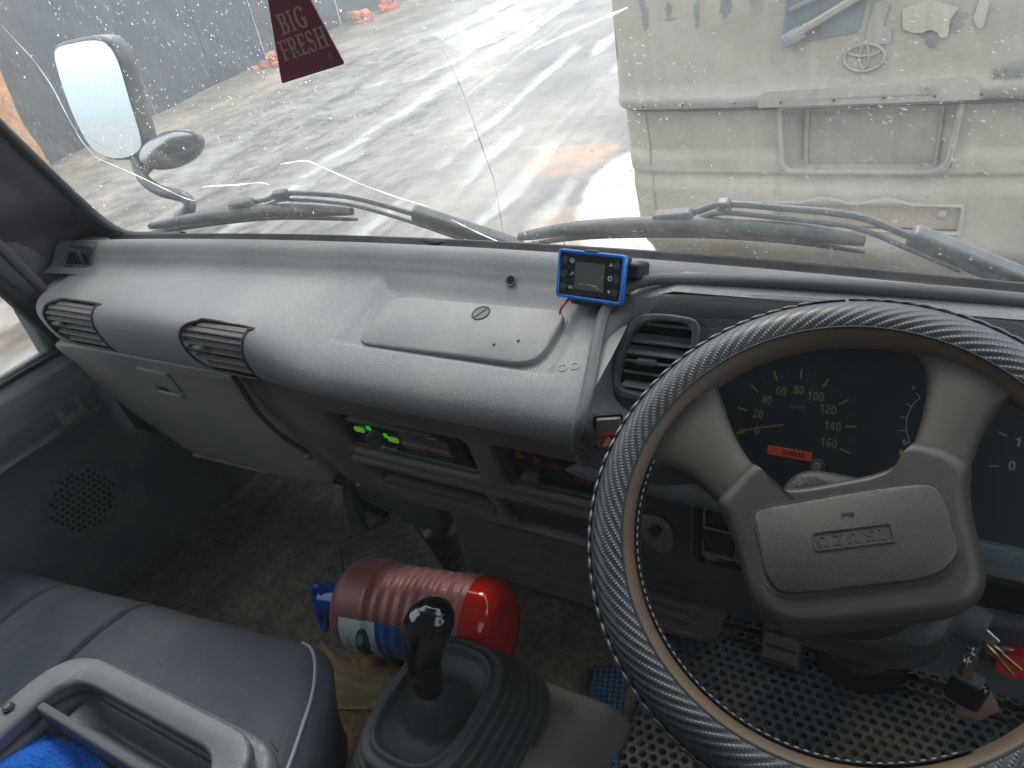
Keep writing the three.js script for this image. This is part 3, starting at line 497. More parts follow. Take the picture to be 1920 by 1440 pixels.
function dashPoint(x, v) { // v 0..K-1, smooth through the control points
  const i = clamp(Math.floor(v), 0, K - 2), f = v - i, g = (k) => prof(x, clamp(k, 0, K - 1)), p0 = g(i - 1), p1 = g(i), p2 = g(i + 1), p3 = g(i + 2);
  const cr = (a, b, c, d) => 0.5 * (2 * b + (c - a) * f + (2 * a - 5 * b + 4 * c - d) * f * f + (3 * b - a - 3 * c + d) * f * f * f);
  let z = cr(p0[0], p1[0], p2[0], p3[0]), y = cr(p0[1], p1[1], p2[1], p3[1]);
  // shallow well round the storage lid
  const ix = Math.min(sst(-0.188, -0.160, x), sst(0.140, 0.122, x)), iz = Math.min(sst(-0.722, -0.698, z), sst(-0.592, -0.600, z));
  if (v > 4 && v < 9.5) y -= 0.0075 * Math.min(ix, iz);
  const xe = x < -0.8 ? x + 0.05 * sst(6, 9, v) * (-x - 0.8) / 0.087 : x; // the lip end draws in
  return V(xe, y, z);
}
const vents = [[-0.772, -0.638], [-0.432, -0.306]];
const inVent = ([x0, x1], x, v) => { const q = (v - 10.5) / 2.1; return Math.abs(q) < 1 && x < x1 && x > x0 + 0.035 * q * q * q * q + 0.01 * q * q; };
const inDef = (x, v) => x > -0.852 && x < -0.792 && v > 3.55 && v < 4.95;
{
  const d = thing('dashboard', 'long grey plastic dashboard running under the windscreen', 'dashboard');
  const X0 = -0.887, X1 = 0.887, nv = 150, nu = 420;
  part(d, 'top_moulding', grid(nu, nv, (u, v) => { const x = lerp(X0, X1, u), p = dashPoint(x, v * (K - 1)); return [p.x, p.y, p.z, x, v * 0.5]; },
    { cut: (u, v) => { const x = lerp(X0, X1, u), q = v * (K - 1); return vents.some((w) => inVent(w, x, q)) || inDef(x, q) || (q > 5.6 && x > 0.188); } }).applyMatrix4(new THREE.Matrix4()), M.dash);
  part(d, 'end_cap', grid(1, 40, (u, v) => { const p = dashPoint(X0, v * (K - 1)); return [p.x, lerp(p.y, Math.min(p.y, 1.34), u), lerp(p.z, -0.64, u), u * 0.1, v * 0.4]; }, { flip: true }), M.dash);
  // passenger vents
  for (const [x0, x1] of vents) {
    const xl = (v) => { const q = (v - 10.5) / 2.1; return x0 + 0.035 * q ** 4 + 0.01 * q * q; };
    const w = part(d, 'air_vent', at(rbox(x1 - x0 + 0.03, 0.078, 0.05, 0.004), (x0 + x1) / 2, 1.380, -0.608), M.black);
    const out = []; for (let i = 0; i <= 20; i++) { const v = 8.42 + 4.16 * i / 20; out.push(dashPoint(xl(v), v)); } for (let i = 0; i <= 20; i++) { const v = 12.58 - 4.16 * i / 20; out.push(dashPoint(x1, v)); }
    part(w, 'vent_frame', tube(out, 0.002, 160, 8, true), M.console);
    const vs = [8.75, 9.3, 9.9, 10.5, 11.05, 11.6, 12.15];
    vs.forEach((v, i) => {
      const xa = xl(v) + 0.002, xb = x1 - 0.001, p = dashPoint((xa + xb) / 2, v), q = dashPoint((xa + xb) / 2, v + 0.1), t = q.sub(p).normalize(), n = V(1, 0, 0).cross(t).normalize(); if (n.z < 0) n.negate();
      const g = rbox(xb - xa, 0.0034, 0.0085, 0.0014); g.applyMatrix4(frame(p.clone().addScaledVector(n, -0.005), V(1, 0, 0), V(0, 0.95, 0.3)));
      part(w, 'slat', g, M.lowdash);
    });
    const kp = dashPoint(xl(10.7) + 0.035, 10.75); part(w, 'tab', at(rbox(0.018, 0.006, 0.014, 0.002), kp.x, kp.y, kp.z - 0.002), M.dash);
  }
  { // demister mouth by the left pillar
    const a = dashPoint(-0.822, 4.25), b = part(d, 'demister_vent', at(rbox(0.07, 0.05, 0.04, 0.004), -0.822, a.y - 0.004, a.z - 0.03), M.panel);
    const o = []; for (const [x, v] of [[-0.852, 3.55], [-0.822, 3.5], [-0.792, 3.55], [-0.790, 4.25], [-0.792, 4.95], [-0.822, 5.0], [-0.852, 4.95], [-0.854, 4.25]]) o.push(dashPoint(x, v));
    part(b, 'vent_frame', tube(o, 0.0028, 80, 8, true), M.panel); part(b, 'divider', at(rbox(0.004, 0.03, 0.01, 0.001), -0.823, a.y, a.z - 0.006), M.panel);
  }
  { // storage lid with its coin-slot latch
    const o = V(-0.020, 1.4155, -0.647), F = frame(o, V(1, 0.016, 0), V(0, 0.235, -0.972));
    const pts = [[-0.134, -0.045, 0.024], [0.130, -0.044, 0.03], [0.133, 0.045, 0.022], [-0.130, 0.045, 0.03]];
    const l = part(d, 'storage_lid', extr(rshape(pts), 0.006, 0.0035, F.clone().multiply(new THREE.Matrix4().makeTranslation(0, 0, -0.0055)), 4), M.lid);
    const bd = pts.map(([x, y, r]) => [x * 1.018, y * 1.05, r]), band = rshape(bd); band.holes.push(rshape(pts.map(([x, y, r]) => [x * 0.99, y * 0.97, r])));
    part(l, 'lid_lip', extr(band, 0.004, 0.0014, F.clone().multiply(new THREE.Matrix4().makeTranslation(0, 0, -0.010))), M.dash);
    part(l, 'latch', at(cyl(0.0105, 0.0105, 0.002, 28), 0.021, 0.027, 0.0035, Math.PI / 2).applyMatrix4(F), M.lid);
    part(l, 'latch_groove', at(new THREE.TorusGeometry(0.0112, 0.0011, 8, 32), 0.021, 0.027, 0.0042).applyMatrix4(F), M.console);
    part(l, 'latch_slot', at(rbox(0.0026, 0.019, 0.002, 0.0008), 0.021, 0.027, 0.0042, 0, 0, -0.5).applyMatrix4(F), M.console);
    part(l, 'screw_hole', merge([[0.065, -0.022], [0.093, -0.012]].map(([x, y]) => at(cyl(0.002, 0.002, 0.001, 10), x, y, 0.0042, Math.PI / 2).applyMatrix4(F))), M.deep);
  }
  { const p = dashPoint(0.018, 4.55); part(d, 'bolt_hole', at(cyl(0.0058, 0.0058, 0.004, 20), p.x, p.y + 0.001, p.z + 0.001, 0.9), M.deep); part(d, 'bolt_hole_rim', at(new THREE.TorusGeometry(0.0062, 0.0011, 8, 24), p.x, p.y + 0.002, p.z + 0.0025, -0.68), M.lowdash); }
  for (const [x, v, s] of [[0.143, 7.9, 0.005], [0.155, 7.8, 0.005]]) { const p = dashPoint(x, v); part(d, 'chalk_ring', at(new THREE.TorusGeometry(s, 0.0005, 6, 20), p.x, p.y + 0.0004, p.z, -Math.PI / 2 + 0.2), M.chalk ||= std({ color: 0xb4b6b6, roughness: 0.9 })); }
  { // glove box door
    const F = frame(V(0, 1.335, -0.574), V(1, 0, 0), V(0, 0.98, 0.19)), sl = 1.02;
    const s = splineFix([[-0.852, -0.012], [-0.852, -0.06], [-0.843, -0.10], [-0.82, -0.15], [-0.78, -0.195], [-0.74, -0.235], [-0.70, -0.262], [-0.60, -0.262], [-0.45, -0.258], [-0.335, -0.24], [-0.345, -0.19], [-0.375, -0.13], [-0.402, -0.08], [-0.408, -0.03], [-0.405, -0.006]]);
    const gb = part(d, 'glove_box_door', extr(s, 0.02, 0.005, F.clone().multiply(new THREE.Matrix4().makeTranslation(0, 0, -0.03)), 3), M.lowdash);
    part(gb, 'latch', extr(rshape([[-0.632, -0.075], [-0.566, -0.075], [-0.566, -0.032], [-0.64, -0.03]], 0.003), 0.003, 0.0012, F.clone().multiply(new THREE.Matrix4().makeTranslation(0, 0, -0.006))), M.lowdash);
    part(gb, 'latch_edge', extr(rshape([[-0.642, -0.033], [-0.566, -0.034], [-0.566, -0.030], [-0.642, -0.028]], 0.001), 0.004, 0.001, F.clone().multiply(new THREE.Matrix4().makeTranslation(0, 0, -0.004))), M.dash);
    part(gb, 'latch_pull', extr(rshape([[-0.628, -0.084], [-0.572, -0.085], [-0.572, -0.079], [-0.628, -0.078]], 0.002), 0.006, 0.0015, F.clone().multiply(new THREE.Matrix4().makeTranslation(0, 0, -0.006))), M.dash);
    part(gb, 'latch_recess', extr(rshape([[-0.628, -0.077], [-0.60, -0.077], [-0.60, -0.068], [-0.628, -0.066]], 0.001), 0.003, 0.0005, F.clone().multiply(new THREE.Matrix4().makeTranslation(0, 0, -0.0045))), M.deep);
  }
  // under-dash tray behind the glove box, left return and knee bolster
  part(d, 'knee_panel', grid(30, 14, (u, v) => { const x = lerp(-0.885, -0.30, u), a = v * 2; return [x, a < 1 ? lerp(1.34, 1.085, a) : 1.085 - 0.01 * (a - 1), a < 1 ? lerp(-0.615, -0.645, a) : lerp(-0.645, -0.83, a - 1), x, v * 0.3]; }), M.console);
  part(d, 'lower_lip', tube([[-0.70, 1.07, -0.632], [-0.6, 1.072, -0.634], [-0.50, 1.076, -0.634]], 0.004, 20, 8), M.lowdash);
  part(d, 'hanging_lead', tube([[-0.388, 1.335, -0.575], [-0.39, 1.30, -0.582], [-0.386, 1.255, -0.588], [-0.36, 1.218, -0.592], [-0.32, 1.19, -0.596]], 0.004, 40, 8), M.black);
  part(d, 'lead_clip', at(new THREE.SphereGeometry(0.006, 12, 8), -0.318, 1.186, -0.592), M.panel);
  { // centre stack
    const F = frame(V(0, 1.34, -0.592), V(1, 0, 0), V(0, 0.985, 0.17));
    const s = splineFix([[-0.40, 0.0], [-0.398, -0.04], [-0.385, -0.09], [-0.355, -0.15], [-0.325, -0.20], [-0.29, -0.235], [-0.2, -0.25], [0, -0.244], [0.19, -0.24], [0.20, -0.12], [0.2, 0.0]]);
    s.holes.push(rshape([[-0.245, -0.142], [-0.018, -0.142], [-0.018, -0.066], [-0.262, -0.066]], 0.012), rshape([[-0.225, -0.215], [-0.01, -0.215], [-0.025, -0.172], [-0.245, -0.172]], 0.014), rshape([[0.022, -0.142], [0.178, -0.142], [0.178, -0.064], [0.022, -0.064]], 0.008), rshape([[0.004, -0.235], [0.165, -0.235], [0.165, -0.178], [-0.004, -0.178]], 0.012));
    part(d, 'centre_stack', extr(s, 0.025, 0.005, F.clone().multiply(new THREE.Matrix4().makeTranslation(0, 0, -0.03)), 3), M.stack = std({ map: rep(dusty([82, 80, 78], 0.4, 401), 3), roughness: 0.55, bumpMap: grain, bumpScale: 0.0003 }));
    part(d, 'stack_backing', extr(rrect(-0.30, -0.24, 0.19, -0.05, 0.004), 0.004, 0, F.clone().multiply(new THREE.Matrix4().makeTranslation(0, 0, -0.075))), M.deep);
    for (const [x0, x1, y0, y1] of [[-0.26, -0.01, -0.146, -0.062], [0.018, 0.182, -0.146, -0.06]]) {
      const a = rshape([[x0, y0], [x1, y0], [x1, y1], [x0, y1]], 0.012); a.holes.push(rshape([[x0 + 0.016, y0 + 0.012], [x1 - 0.012, y0 + 0.012], [x1 - 0.012, y1 - 0.008], [x0 + 0.016, y1 - 0.008]], 0.006));
      part(d, 'bay_surround', extr(a, 0.01, 0.003, F.clone().multiply(new THREE.Matrix4().makeTranslation(0, 0, -0.02))), M.console);
    }
    const pk = part(d, 'pocket', extr(rrect(-0.235, -0.218, -0.012, -0.170, 0.01), 0.003, 0, F.clone().multiply(new THREE.Matrix4().makeTranslation(0, 0, -0.07))), M.black);
    for (const [y, z] of [[-0.206, -0.008], [-0.214, -0.002]]) part(pk, 'pocket_ledge', bar(V(-0.215, y, z).applyMatrix4(F), V(-0.018, y, z).applyMatrix4(F), 0.012, 0.004, V(0, 1, 0), 0.0015), M.stack);
    part(d, 'ashtray', extr(rshape([[0.008, -0.232], [0.160, -0.232], [0.160, -0.182], [0.001, -0.182]], 0.01), 0.012, 0.004, F.clone().multiply(new THREE.Matrix4().makeTranslation(0, 0, -0.024))), M.console);
    part(d, 'stack_rail', bar(V(-0.25, -0.157, 0.002).applyMatrix4(F), V(0.16, -0.157, 0.002).applyMatrix4(F), 0.014, 0.012, V(0, 1, 0), 0.005), M.stack);

    const R = thing('car_radio', 'black slim car radio with two lime green keys beside its dial', 'radio');
    const T = (x, y, z) => F.clone().multiply(new THREE.Matrix4().makeTranslation(x, y, z));
    part(R, 'face', extr(rrect(-0.095, -0.026, 0.095, 0.026, 0.003), 0.012, 0.002, T(-0.132, -0.104, -0.022)), M.blackgloss);
    part(R, 'top_trim', extr(rrect(-0.094, 0.024, 0.05, 0.028, 0.001), 0.016, 0.001, T(-0.132, -0.104, -0.02)), M.stack);
    part(R, 'volume_knob', at(cyl(0.0125, 0.014, 0.014, 28), 0, 0, 0.007, Math.PI / 2).applyMatrix4(T(-0.187, -0.108, -0.009)), M.console);
    const lime = std({ color: 0x9fc45a, roughness: 0.5, emissive: 0x5fae1e, emissiveIntensity: 0.12 });
    for (const [x, y] of [[-0.215, -0.099], [-0.156, -0.106]]) part(R, 'lit_key', extr(rrect(-0.009, -0.0042, 0.009, 0.0042, 0.002), 0.003, 0.001, T(x, y, -0.009)), lime);
    for (const [x, y] of [[-0.195, -0.092], [-0.168, -0.101]]) part(R, 'lit_key', extr(rrect(-0.0035, -0.004, 0.0035, 0.004, 0.001), 0.002, 0.0006, T(x, y, -0.009)), std({ color: 0x27d020, roughness: 0.5, emissive: 0x20c818, emissiveIntensity: 0.2 }));
    const disp = part(R, 'display', extr(rrect(-0.044, -0.015, 0.04, 0.016, 0.002), 0.002, 0.0008, T(-0.098, -0.104, -0.010)), std({ color: 0x4a4a4f, roughness: 0.2 }));
    part(disp, 'colour_strip', extr(rrect(-0.044, -0.006, 0.038, 0.0, 0.001), 0.0012, 0, T(-0.098, -0.104, -0.0068)), std({ color: 0x8a6a44, roughness: 0.35 }));
    for (let i = 0; i < 6; i++) part(R, 'preset_key', extr(rrect(-0.006, -0.0025, 0.006, 0.0025, 0.001), 0.002, 0.0006, T(-0.137 + i * 0.0145, -0.125, -0.009)), M.console);
    for (const [x0, x1, y] of [[-0.155, -0.123, -0.083], [-0.09, -0.072, -0.084], [-0.195, -0.158, -0.128]]) part(R, 'bright_trim', bar(V(x0, y, -0.007).applyMatrix4(F), V(x1, y, -0.007).applyMatrix4(F), 0.002, 0.0018, V(0, 1, 0), 0.0006), M.steel);

    const Hh = thing('climate_control', 'black heater control panel with faint red pictograms right of the radio', 'control panel');
    part(Hh, 'face', extr(rrect(-0.073, -0.034, 0.073, 0.034, 0.004), 0.01, 0.002, T(0.1, -0.103, -0.026)), M.blackgloss);
    const pic = std({ color: 0x8a3a2c, roughness: 0.6 }), seatpic = (x, y) => [rrect(x - 0.006, y - 0.006, x + 0.006, y - 0.003, 0.001), rrect(x - 0.0025, y - 0.001, x + 0.001, y + 0.006, 0.001), rrect(x + 0.002, y, x + 0.006, y + 0.002, 0.0006)];
    for (const [x, y] of [[-0.05, 0.016], [-0.026, 0.013], [-0.002, 0.009], [0.03, 0.004]]) part(Hh, 'pictogram', merge(seatpic(x, y).map((q) => extr(q, 0.0006, 0, T(0.1, -0.103, -0.0138)))), pic);
    part(Hh, 'max_lettering', text('MAX', 0.008, 0.0006, T(0.134, -0.112, -0.0138)), pic);
    part(Hh, 'slide_lever', extr(rrect(-0.012, -0.003, 0.012, 0.003, 0.001), 0.012, 0.001, T(0.06, -0.122, -0.016)), M.panel);
  }
}
function splineFix(pts) { const s = new THREE.Shape(), c = new THREE.CatmullRomCurve3(pts.map((p) => V(p[0], p[1], 0)), true, 'catmullrom', 0.35).getPoints(pts.length * 6); c.forEach((p, i) => (i ? s.lineTo(p.x, p.y) : s.moveTo(p.x, p.y))); s.closePath(); return s; }

{ // instrument binnacle, driver's side
  const b = thing('instrument_binnacle', 'dark plastic instrument housing behind the steering wheel', 'instrument panel');
  const F = frame(V(0.45, 1.44, -0.70), V(1, 0, 0), V(0, 0.866, -0.5)), T = (x, y, z) => F.clone().multiply(new THREE.Matrix4().makeTranslation(x, y, z));
  // outline in the panel plane: x - 0.45, height up the slope
  const L = (x, y) => [x - 0.45, (y - 1.44) / 0.866];
  const out = [L(0.17, 1.262), L(0.158, 1.285), L(0.152, 1.31), L(0.151, 1.345), L(0.155, 1.38), L(0.165, 1.415), L(0.18, 1.438), L(0.205, 1.451), L(0.24, 1.456), L(0.365, 1.461), L(0.55, 1.458), L(0.75, 1.445), L(0.84, 1.42), L(0.88, 1.36), L(0.88, 1.262)];
  const s = splineFix(out);
  const hole = rshape([L(0.288, 1.305), L(0.345, 1.286), L(0.66, 1.28), L(0.70, 1.30), L(0.70, 1.40), L(0.64, 1.425), L(0.40, 1.428), L(0.335, 1.42), L(0.29, 1.385)], 0.02);
  const vh = rshape([L(0.178, 1.357), L(0.245, 1.352), L(0.268, 1.365), L(0.268, 1.43), L(0.23, 1.432), L(0.20, 1.428), L(0.185, 1.40)], 0.014);
  s.holes.push(hole, vh);
  part(b, 'fascia', extr(s, 0.012, 0.005, T(0, 0, -0.006), 4, 10), M.panel);
  part(b, 'hood_shelf', grid(60, 12, (u, v) => { const x = lerp(0.17, 0.85, u), e = Math.min(u * 10, 1), y0 = 1.4625, y1 = 1.466 + 0.006 * Math.sin(v * Math.PI); return [x, lerp(y0, 1.462, v) + 0.004 * Math.sin(v * 3.1) - 0.02 * (1 - e), lerp(-0.70, -0.765 + 0.0875 * x * x, v), x, v * 0.07]; }), M.dash);
  { // padded flank that swells out to meet the dashboard lip
    const E = [[0.166, 1.298, -0.582], [0.170, 1.325, -0.570], [0.175, 1.345, -0.556], [0.190, 1.384, -0.541], [0.190, 1.405, -0.568], [0.181, 1.414, -0.604], [0.169, 1.429, -0.655], [0.166, 1.440, -0.688], [0.184, 1.452, -0.699]], R = [[0.30, 1.288, -0.605], [0.30, 1.305, -0.60], [0.295, 1.325, -0.60], [0.262, 1.342, -0.612], [0.19, 1.358, -0.630], [0.178, 1.39, -0.658], [0.183, 1.412, -0.672], [0.20, 1.438, -0.688], [0.212, 1.45, -0.694]];
    const cE = new THREE.CatmullRomCurve3(E.map((p) => V(...p))), cR = new THREE.CatmullRomCurve3(R.map((p) => V(...p)));
    part(b, 'hood_ridge', tube([...E.slice(0, 8).map(([x, y, z]) => [x - 0.003, y + 0.001, z - 0.001]), [0.180, 1.457, -0.708], [0.205, 1.465, -0.716], [0.24, 1.468, -0.719], [0.365, 1.472, -0.722], [0.55, 1.470, -0.722], [0.75, 1.458, -0.712], [0.86, 1.44, -0.70]], 0.0066, 180, 12), M.dash);
    M.flank = (u, v) => { const a = cE.getPoint(v), q = cR.getPoint(v), p = a.clone().lerp(q, clamp((u - 0.1) / 0.9)); p.z += 0.016 * Math.sin(Math.PI * clamp((u - 0.1) / 0.9)) * sst(0.95, 0.6, v); if (u < 0.1) { p.z -= 0.03 * (1 - u / 0.1) ** 2; p.x -= 0.004 * (1 - u / 0.1); } return p; };
    part(b, 'flank', grid(40, 70, (u, v) => { const p = M.flank(u, v); return [p.x, p.y, p.z, u * 0.12, v * 0.25]; }), M.panel);
  }
  // vent by the wheel
  const vt = part(b, 'air_vent', extr(rrect(-0.285, -0.11, -0.175, 0.0, 0.004), 0.003, 0, T(0, 0, -0.035)), M.deep);
  { const o = rshape([L(0.176, 1.353), L(0.247, 1.348), L(0.272, 1.362), L(0.272, 1.434), L(0.229, 1.436), L(0.198, 1.432), L(0.181, 1.402)], 0.016), i = rshape([L(0.183, 1.36), L(0.243, 1.356), L(0.264, 1.367), L(0.264, 1.428), L(0.231, 1.43), L(0.203, 1.425), L(0.189, 1.40)], 0.013); o.holes.push(i); part(vt, 'vent_frame', extr(o, 0.014, 0.0016, T(0, 0, 0.0), 3), M.panel); }
  for (const [x0, x1, y, tilt, w] of [[0.205, 0.266, 1.424, 0.2, 0.006], [0.192, 0.266, 1.410, 0.95, 0.016], [0.188, 0.266, 1.398, 0.95, 0.015], [0.186, 0.264, 1.387, 0.4, 0.01], [0.186, 0.264, 1.376, 0.2, 0.008], [0.186, 0.262, 1.364, 0.85, 0.013]]) {
    const [a, yy] = L((x0 + x1) / 2, y); part(vt, 'slat', at(rbox(x1 - x0, 0.0028, w, 0.0012), a, yy, -0.004, tilt - 0.35).applyMatrix4(F), M.slat ||= std({ color: 0x8b8e90, roughness: 0.5 }));
  }
  { const [a, yy] = L(0.213, 1.388); part(vt, 'tab', at(rbox(0.022, 0.006, 0.012, 0.002), a, yy, 0.004, 0.2).applyMatrix4(F), M.dash); }
  // hazard switch
  { const p = V(0.2138, 1.3755, -0.5555), HF = frame(p, V(1, -0.1, -0.55), V(0.1, 0.9, -0.2)), Th = (x, y, z) => HF.clone().multiply(new THREE.Matrix4().makeTranslation(x, y, z));
    const hz = part(b, 'hazard_switch', extr(rrect(-0.0125, -0.017, 0.0125, 0.017, 0.003), 0.008, 0.003, Th(0, 0, -0.006)), M.lowdash);
    part(hz, 'surround', extr((() => { const q = rrect(-0.015, -0.0195, 0.015, 0.0195, 0.004); q.holes.push(rrect(-0.013, -0.0175, 0.013, 0.0175, 0.003)); return q; })(), 0.006, 0.0008, Th(0, 0, -0.006)), M.deep);
    part(hz, 'red_key', extr(rrect(-0.0085, -0.0155, 0.0085, 0.0015, 0.0035), 0.003, 0.0012, Th(-0.001, 0, 0.0028)), M.red);
    const tri = new THREE.Shape([new THREE.Vector2(-0.006, -0.004), new THREE.Vector2(0.006, -0.004), new THREE.Vector2(0, 0.006)]); tri.holes.push(new THREE.Path([new THREE.Vector2(-0.0045, -0.0031), new THREE.Vector2(0.0045, -0.0031), new THREE.Vector2(0, 0.0044)]));
    const tri2 = new THREE.Shape([new THREE.Vector2(-0.003, -0.0022), new THREE.Vector2(0.003, -0.0022), new THREE.Vector2(0, 0.003)]); tri2.holes.push(new THREE.Path([new THREE.Vector2(-0.002, -0.0016), new THREE.Vector2(0.002, -0.0016), new THREE.Vector2(0, 0.0018)]));
    part(hz, 'triangle_sign', merge([extr(tri, 0.0005, 0, Th(-0.001, -0.008, 0.0071)), extr(tri2, 0.0005, 0, Th(-0.001, -0.0083, 0.0071))]), M.white);
  }
  // dials: flat print on the cluster face
  const c = thing('instrument_cluster', 'dark instrument cluster with the speedometer reading zero', 'gauges');
  const print = canvas(2048, 840, (g, w, h) => {
    g.fillStyle = '#0c1317'; g.fillRect(0, 0, w, h);
    const k = w / 0.42, X = (x) => (x - 0.285) * k, Y = (y) => (1.432 - y) / 0.866 * k * 1;
    const cx = X(0.375), cy = Y(1.349), R = 0.0585 * k;
    g.textAlign = 'center'; g.textBaseline = 'middle';
    for (let i = 0; i <= 32; i++) {
      const v = i * 5, a = Math.PI + 0.30 - (v / 160) * (Math.PI + 0.62); if (v % 10) continue;
      const big = v % 20 === 0, r1 = R, r0 = R * (big ? 0.83 : 0.9), A = -a;
      g.strokeStyle = big ? '#8d7f4c' : '#3e484e'; g.lineWidth = big ? 9 : 4; g.beginPath(); g.moveTo(cx + Math.cos(A) * r0, cy + Math.sin(A) * r0); g.lineTo(cx + Math.cos(A) * r1, cy + Math.sin(A) * r1); g.stroke();
      if (big) { g.fillStyle = '#7d7552'; g.font = 'bold 60px sans-serif'; g.save(); g.translate(cx + Math.cos(A) * R * 0.63, cy + Math.sin(A) * R * 0.63); g.scale(0.8, 1); g.fillText(String(v), 0, 0); g.restore(); }
    }
    g.fillStyle = '#6d7378'; g.font = '34px sans-serif'; g.fillText('km/h', cx + 8, cy - R * 0.33);
    // fuel gauge
    g.strokeStyle = '#8d8f90'; g.lineWidth = 5; g.beginPath(); g.arc(X(0.512), Y(1.368), 0.037 * k, Math.PI * 0.82, Math.PI * 1.22); g.stroke();
    for (let i = 0; i <= 4; i++) { const a = Math.PI * (0.82 + 0.1 * i); g.strokeStyle = i === 2 ? '#c08a3c' : '#8d8f90'; g.beginPath(); g.moveTo(X(0.512) + Math.cos(a) * 0.037 * k, Y(1.368) + Math.sin(a) * 0.037 * k); g.lineTo(X(0.512) + Math.cos(a) * 0.043 * k, Y(1.368) + Math.sin(a) * 0.043 * k); g.stroke(); }
    g.fillStyle = '#9a9a98'; g.font = 'bold 30px sans-serif'; g.fillText('F', X(0.477), Y(1.395)); g.fillText('E', X(0.476), Y(1.350)); g.fillStyle = '#b98a4a'; g.fillRect(X(0.473), Y(1.343), 16, 22);
    // rev counter
    const tx = X(0.60), ty = Y(1.352), TR = 0.055 * k; for (let i = 0; i <= 6; i++) { const A = Math.PI * (0.93 + 0.19 * i); g.strokeStyle = '#9a6a54'; g.lineWidth = 8; g.beginPath(); g.moveTo(tx + Math.cos(A) * TR * 0.86, ty + Math.sin(A) * TR * 0.86); g.lineTo(tx + Math.cos(A) * TR, ty + Math.sin(A) * TR); g.stroke(); g.fillStyle = '#98906f'; g.font = 'bold 56px sans-serif'; g.fillText(String(i), tx + Math.cos(A) * TR * 0.68, ty + Math.sin(A) * TR * 0.68); }
    g.fillStyle = '#7a5a50'; g.font = '26px sans-serif'; g.fillText('x1000 r/min', tx - 20, ty + 22);
  });
  const W = 0.42, Hh = 840 / 2048 * 0.42;
  part(c, 'dial_face', new THREE.PlaneGeometry(W, Hh).applyMatrix4(T(0.285 + W / 2 - 0.45, (1.432 - 1.44) / 0.866 - Hh / 2, 0.0)), std({ map: print, roughness: 0.55 }));
  const odo = part(c, 'odometer', extr(rrect(-0.0215, -0.0045, 0.0215, 0.0045, 0.0006), 0.0015, 0.0004, T(0.375 - 0.45, (1.3245 - 1.44) / 0.866, 0.0004)), std({ color: 0xb8431c, roughness: 0.5, emissive: 0xc23a10, emissiveIntensity: 0.06 }));
  part(odo, 'digits', text('079818', 0.0048, 0.0004, T(0.379 - 0.45, (1.3245 - 1.44) / 0.866, 0.0024)), M.deep);
  { const p0 = V(...L(0.366, 1.349), 0.004), p1 = V(...L(0.322, 1.337), 0.004); part(c, 'speed_needle', bar(p0.applyMatrix4(F), p1.applyMatrix4(F), 0.0016, 0.001, V(0, 0.5, 0.866), 0.0004), std({ color: 0x9a5a3c, roughness: 0.6 })); }
  { const [a, yy] = L(0.404, 1.319); const st = part(c, 'trip_stem', at(cyl(0.004, 0.0045, 0.014, 20), a, yy, 0.012, Math.PI / 2).applyMatrix4(F), M.panel); part(st, 'stem_collar', at(new THREE.TorusGeometry(0.0058, 0.0016, 8, 24), a, yy, 0.010).applyMatrix4(F), M.panel); }
  part(c, 'lens', grid(20, 8, (u, v) => { const p = V(lerp(-0.165, 0.252, u), lerp(-0.2, -0.008, v), 0.014 - 0.01 * (2 * u - 1) ** 2).applyMatrix4(F); return [p.x, p.y, p.z, u * 3, v * 1.4]; }), phy({ color: 0xdfeef2, transmission: 1, thickness: 0, roughness: 1, roughnessMap: rep(grey(512, (u, v) => 0.27 + 0.1 * (fbm(u * 5, v * 5, 5, 5, 411) - 0.5) + (fbm(u * 3, v * 90, 2, 0, 412) > 0.72 ? 0.08 : 0)), 1), ior: 1.45 }));
  // lower knee panel with switches, lock and vents
  const k = thing('knee_panel', 'black lower panel with square switches left of the steering column', 'switch panel');
  const G = frame(V(0.3, 1.25, -0.625), V(1, 0, 0), V(0, 0.98, -0.2)), Tk = (x, y, z) => G.clone().multiply(new THREE.Matrix4().makeTranslation(x - 0.3, y - 1.25, z));
  part(k, 'board', extr((() => { const q = rshape([[0.165, 1.09], [0.385, 1.09], [0.385, 1.215], [0.53, 1.22], [0.54, 1.215], [0.89, 1.225], [0.89, 1.30], [0.165, 1.30]], 0.008); q.holes.push(rrect(0.281, 1.155, 0.36, 1.245, 0.004)); return q; })(), 0.012, 0.003, Tk(0.3 - 0.0, 1.25, -0.02).multiply(new THREE.Matrix4().makeTranslation(-0.3, -1.25, 0))), M.console);
  part(k, 'switch_well', extr(rrect(0.275, 1.15, 0.366, 1.25, 0.004), 0.002, 0, Tk(0.3, 1.25, -0.045).multiply(new THREE.Matrix4().makeTranslation(-0.3, -1.25, 0))), M.deep);
  const trim = std({ color: 0x777b80, roughness: 0.3 });
  for (const y of [1.222, 1.186]) for (const x of [0.302, 0.340]) {
    const sw = part(k, 'rocker_switch', extr(rrect(-0.017, -0.016, 0.017, 0.016, 0.002), 0.01, 0.002, Tk(x, y, -0.02)), M.blackgloss);
    part(sw, 'switch_edge', merge([bar(V(-0.018, -0.0175, -0.005).applyMatrix4(Tk(x, y, 0)), V(0.018, -0.0175, -0.005).applyMatrix4(Tk(x, y, 0)), 0.0024, 0.002), bar(V(-0.018, 0.0165, -0.006).applyMatrix4(Tk(x, y, 0)), V(0.012, 0.0165, -0.006).applyMatrix4(Tk(x, y, 0)), 0.0016, 0.0014), bar(V(-0.0178, -0.016, -0.006).applyMatrix4(Tk(x, y, 0)), V(-0.0178, 0.002, -0.006).applyMatrix4(Tk(x, y, 0)), 0.0016, 0.0014, V(0, 0, 1))]), trim);
  }
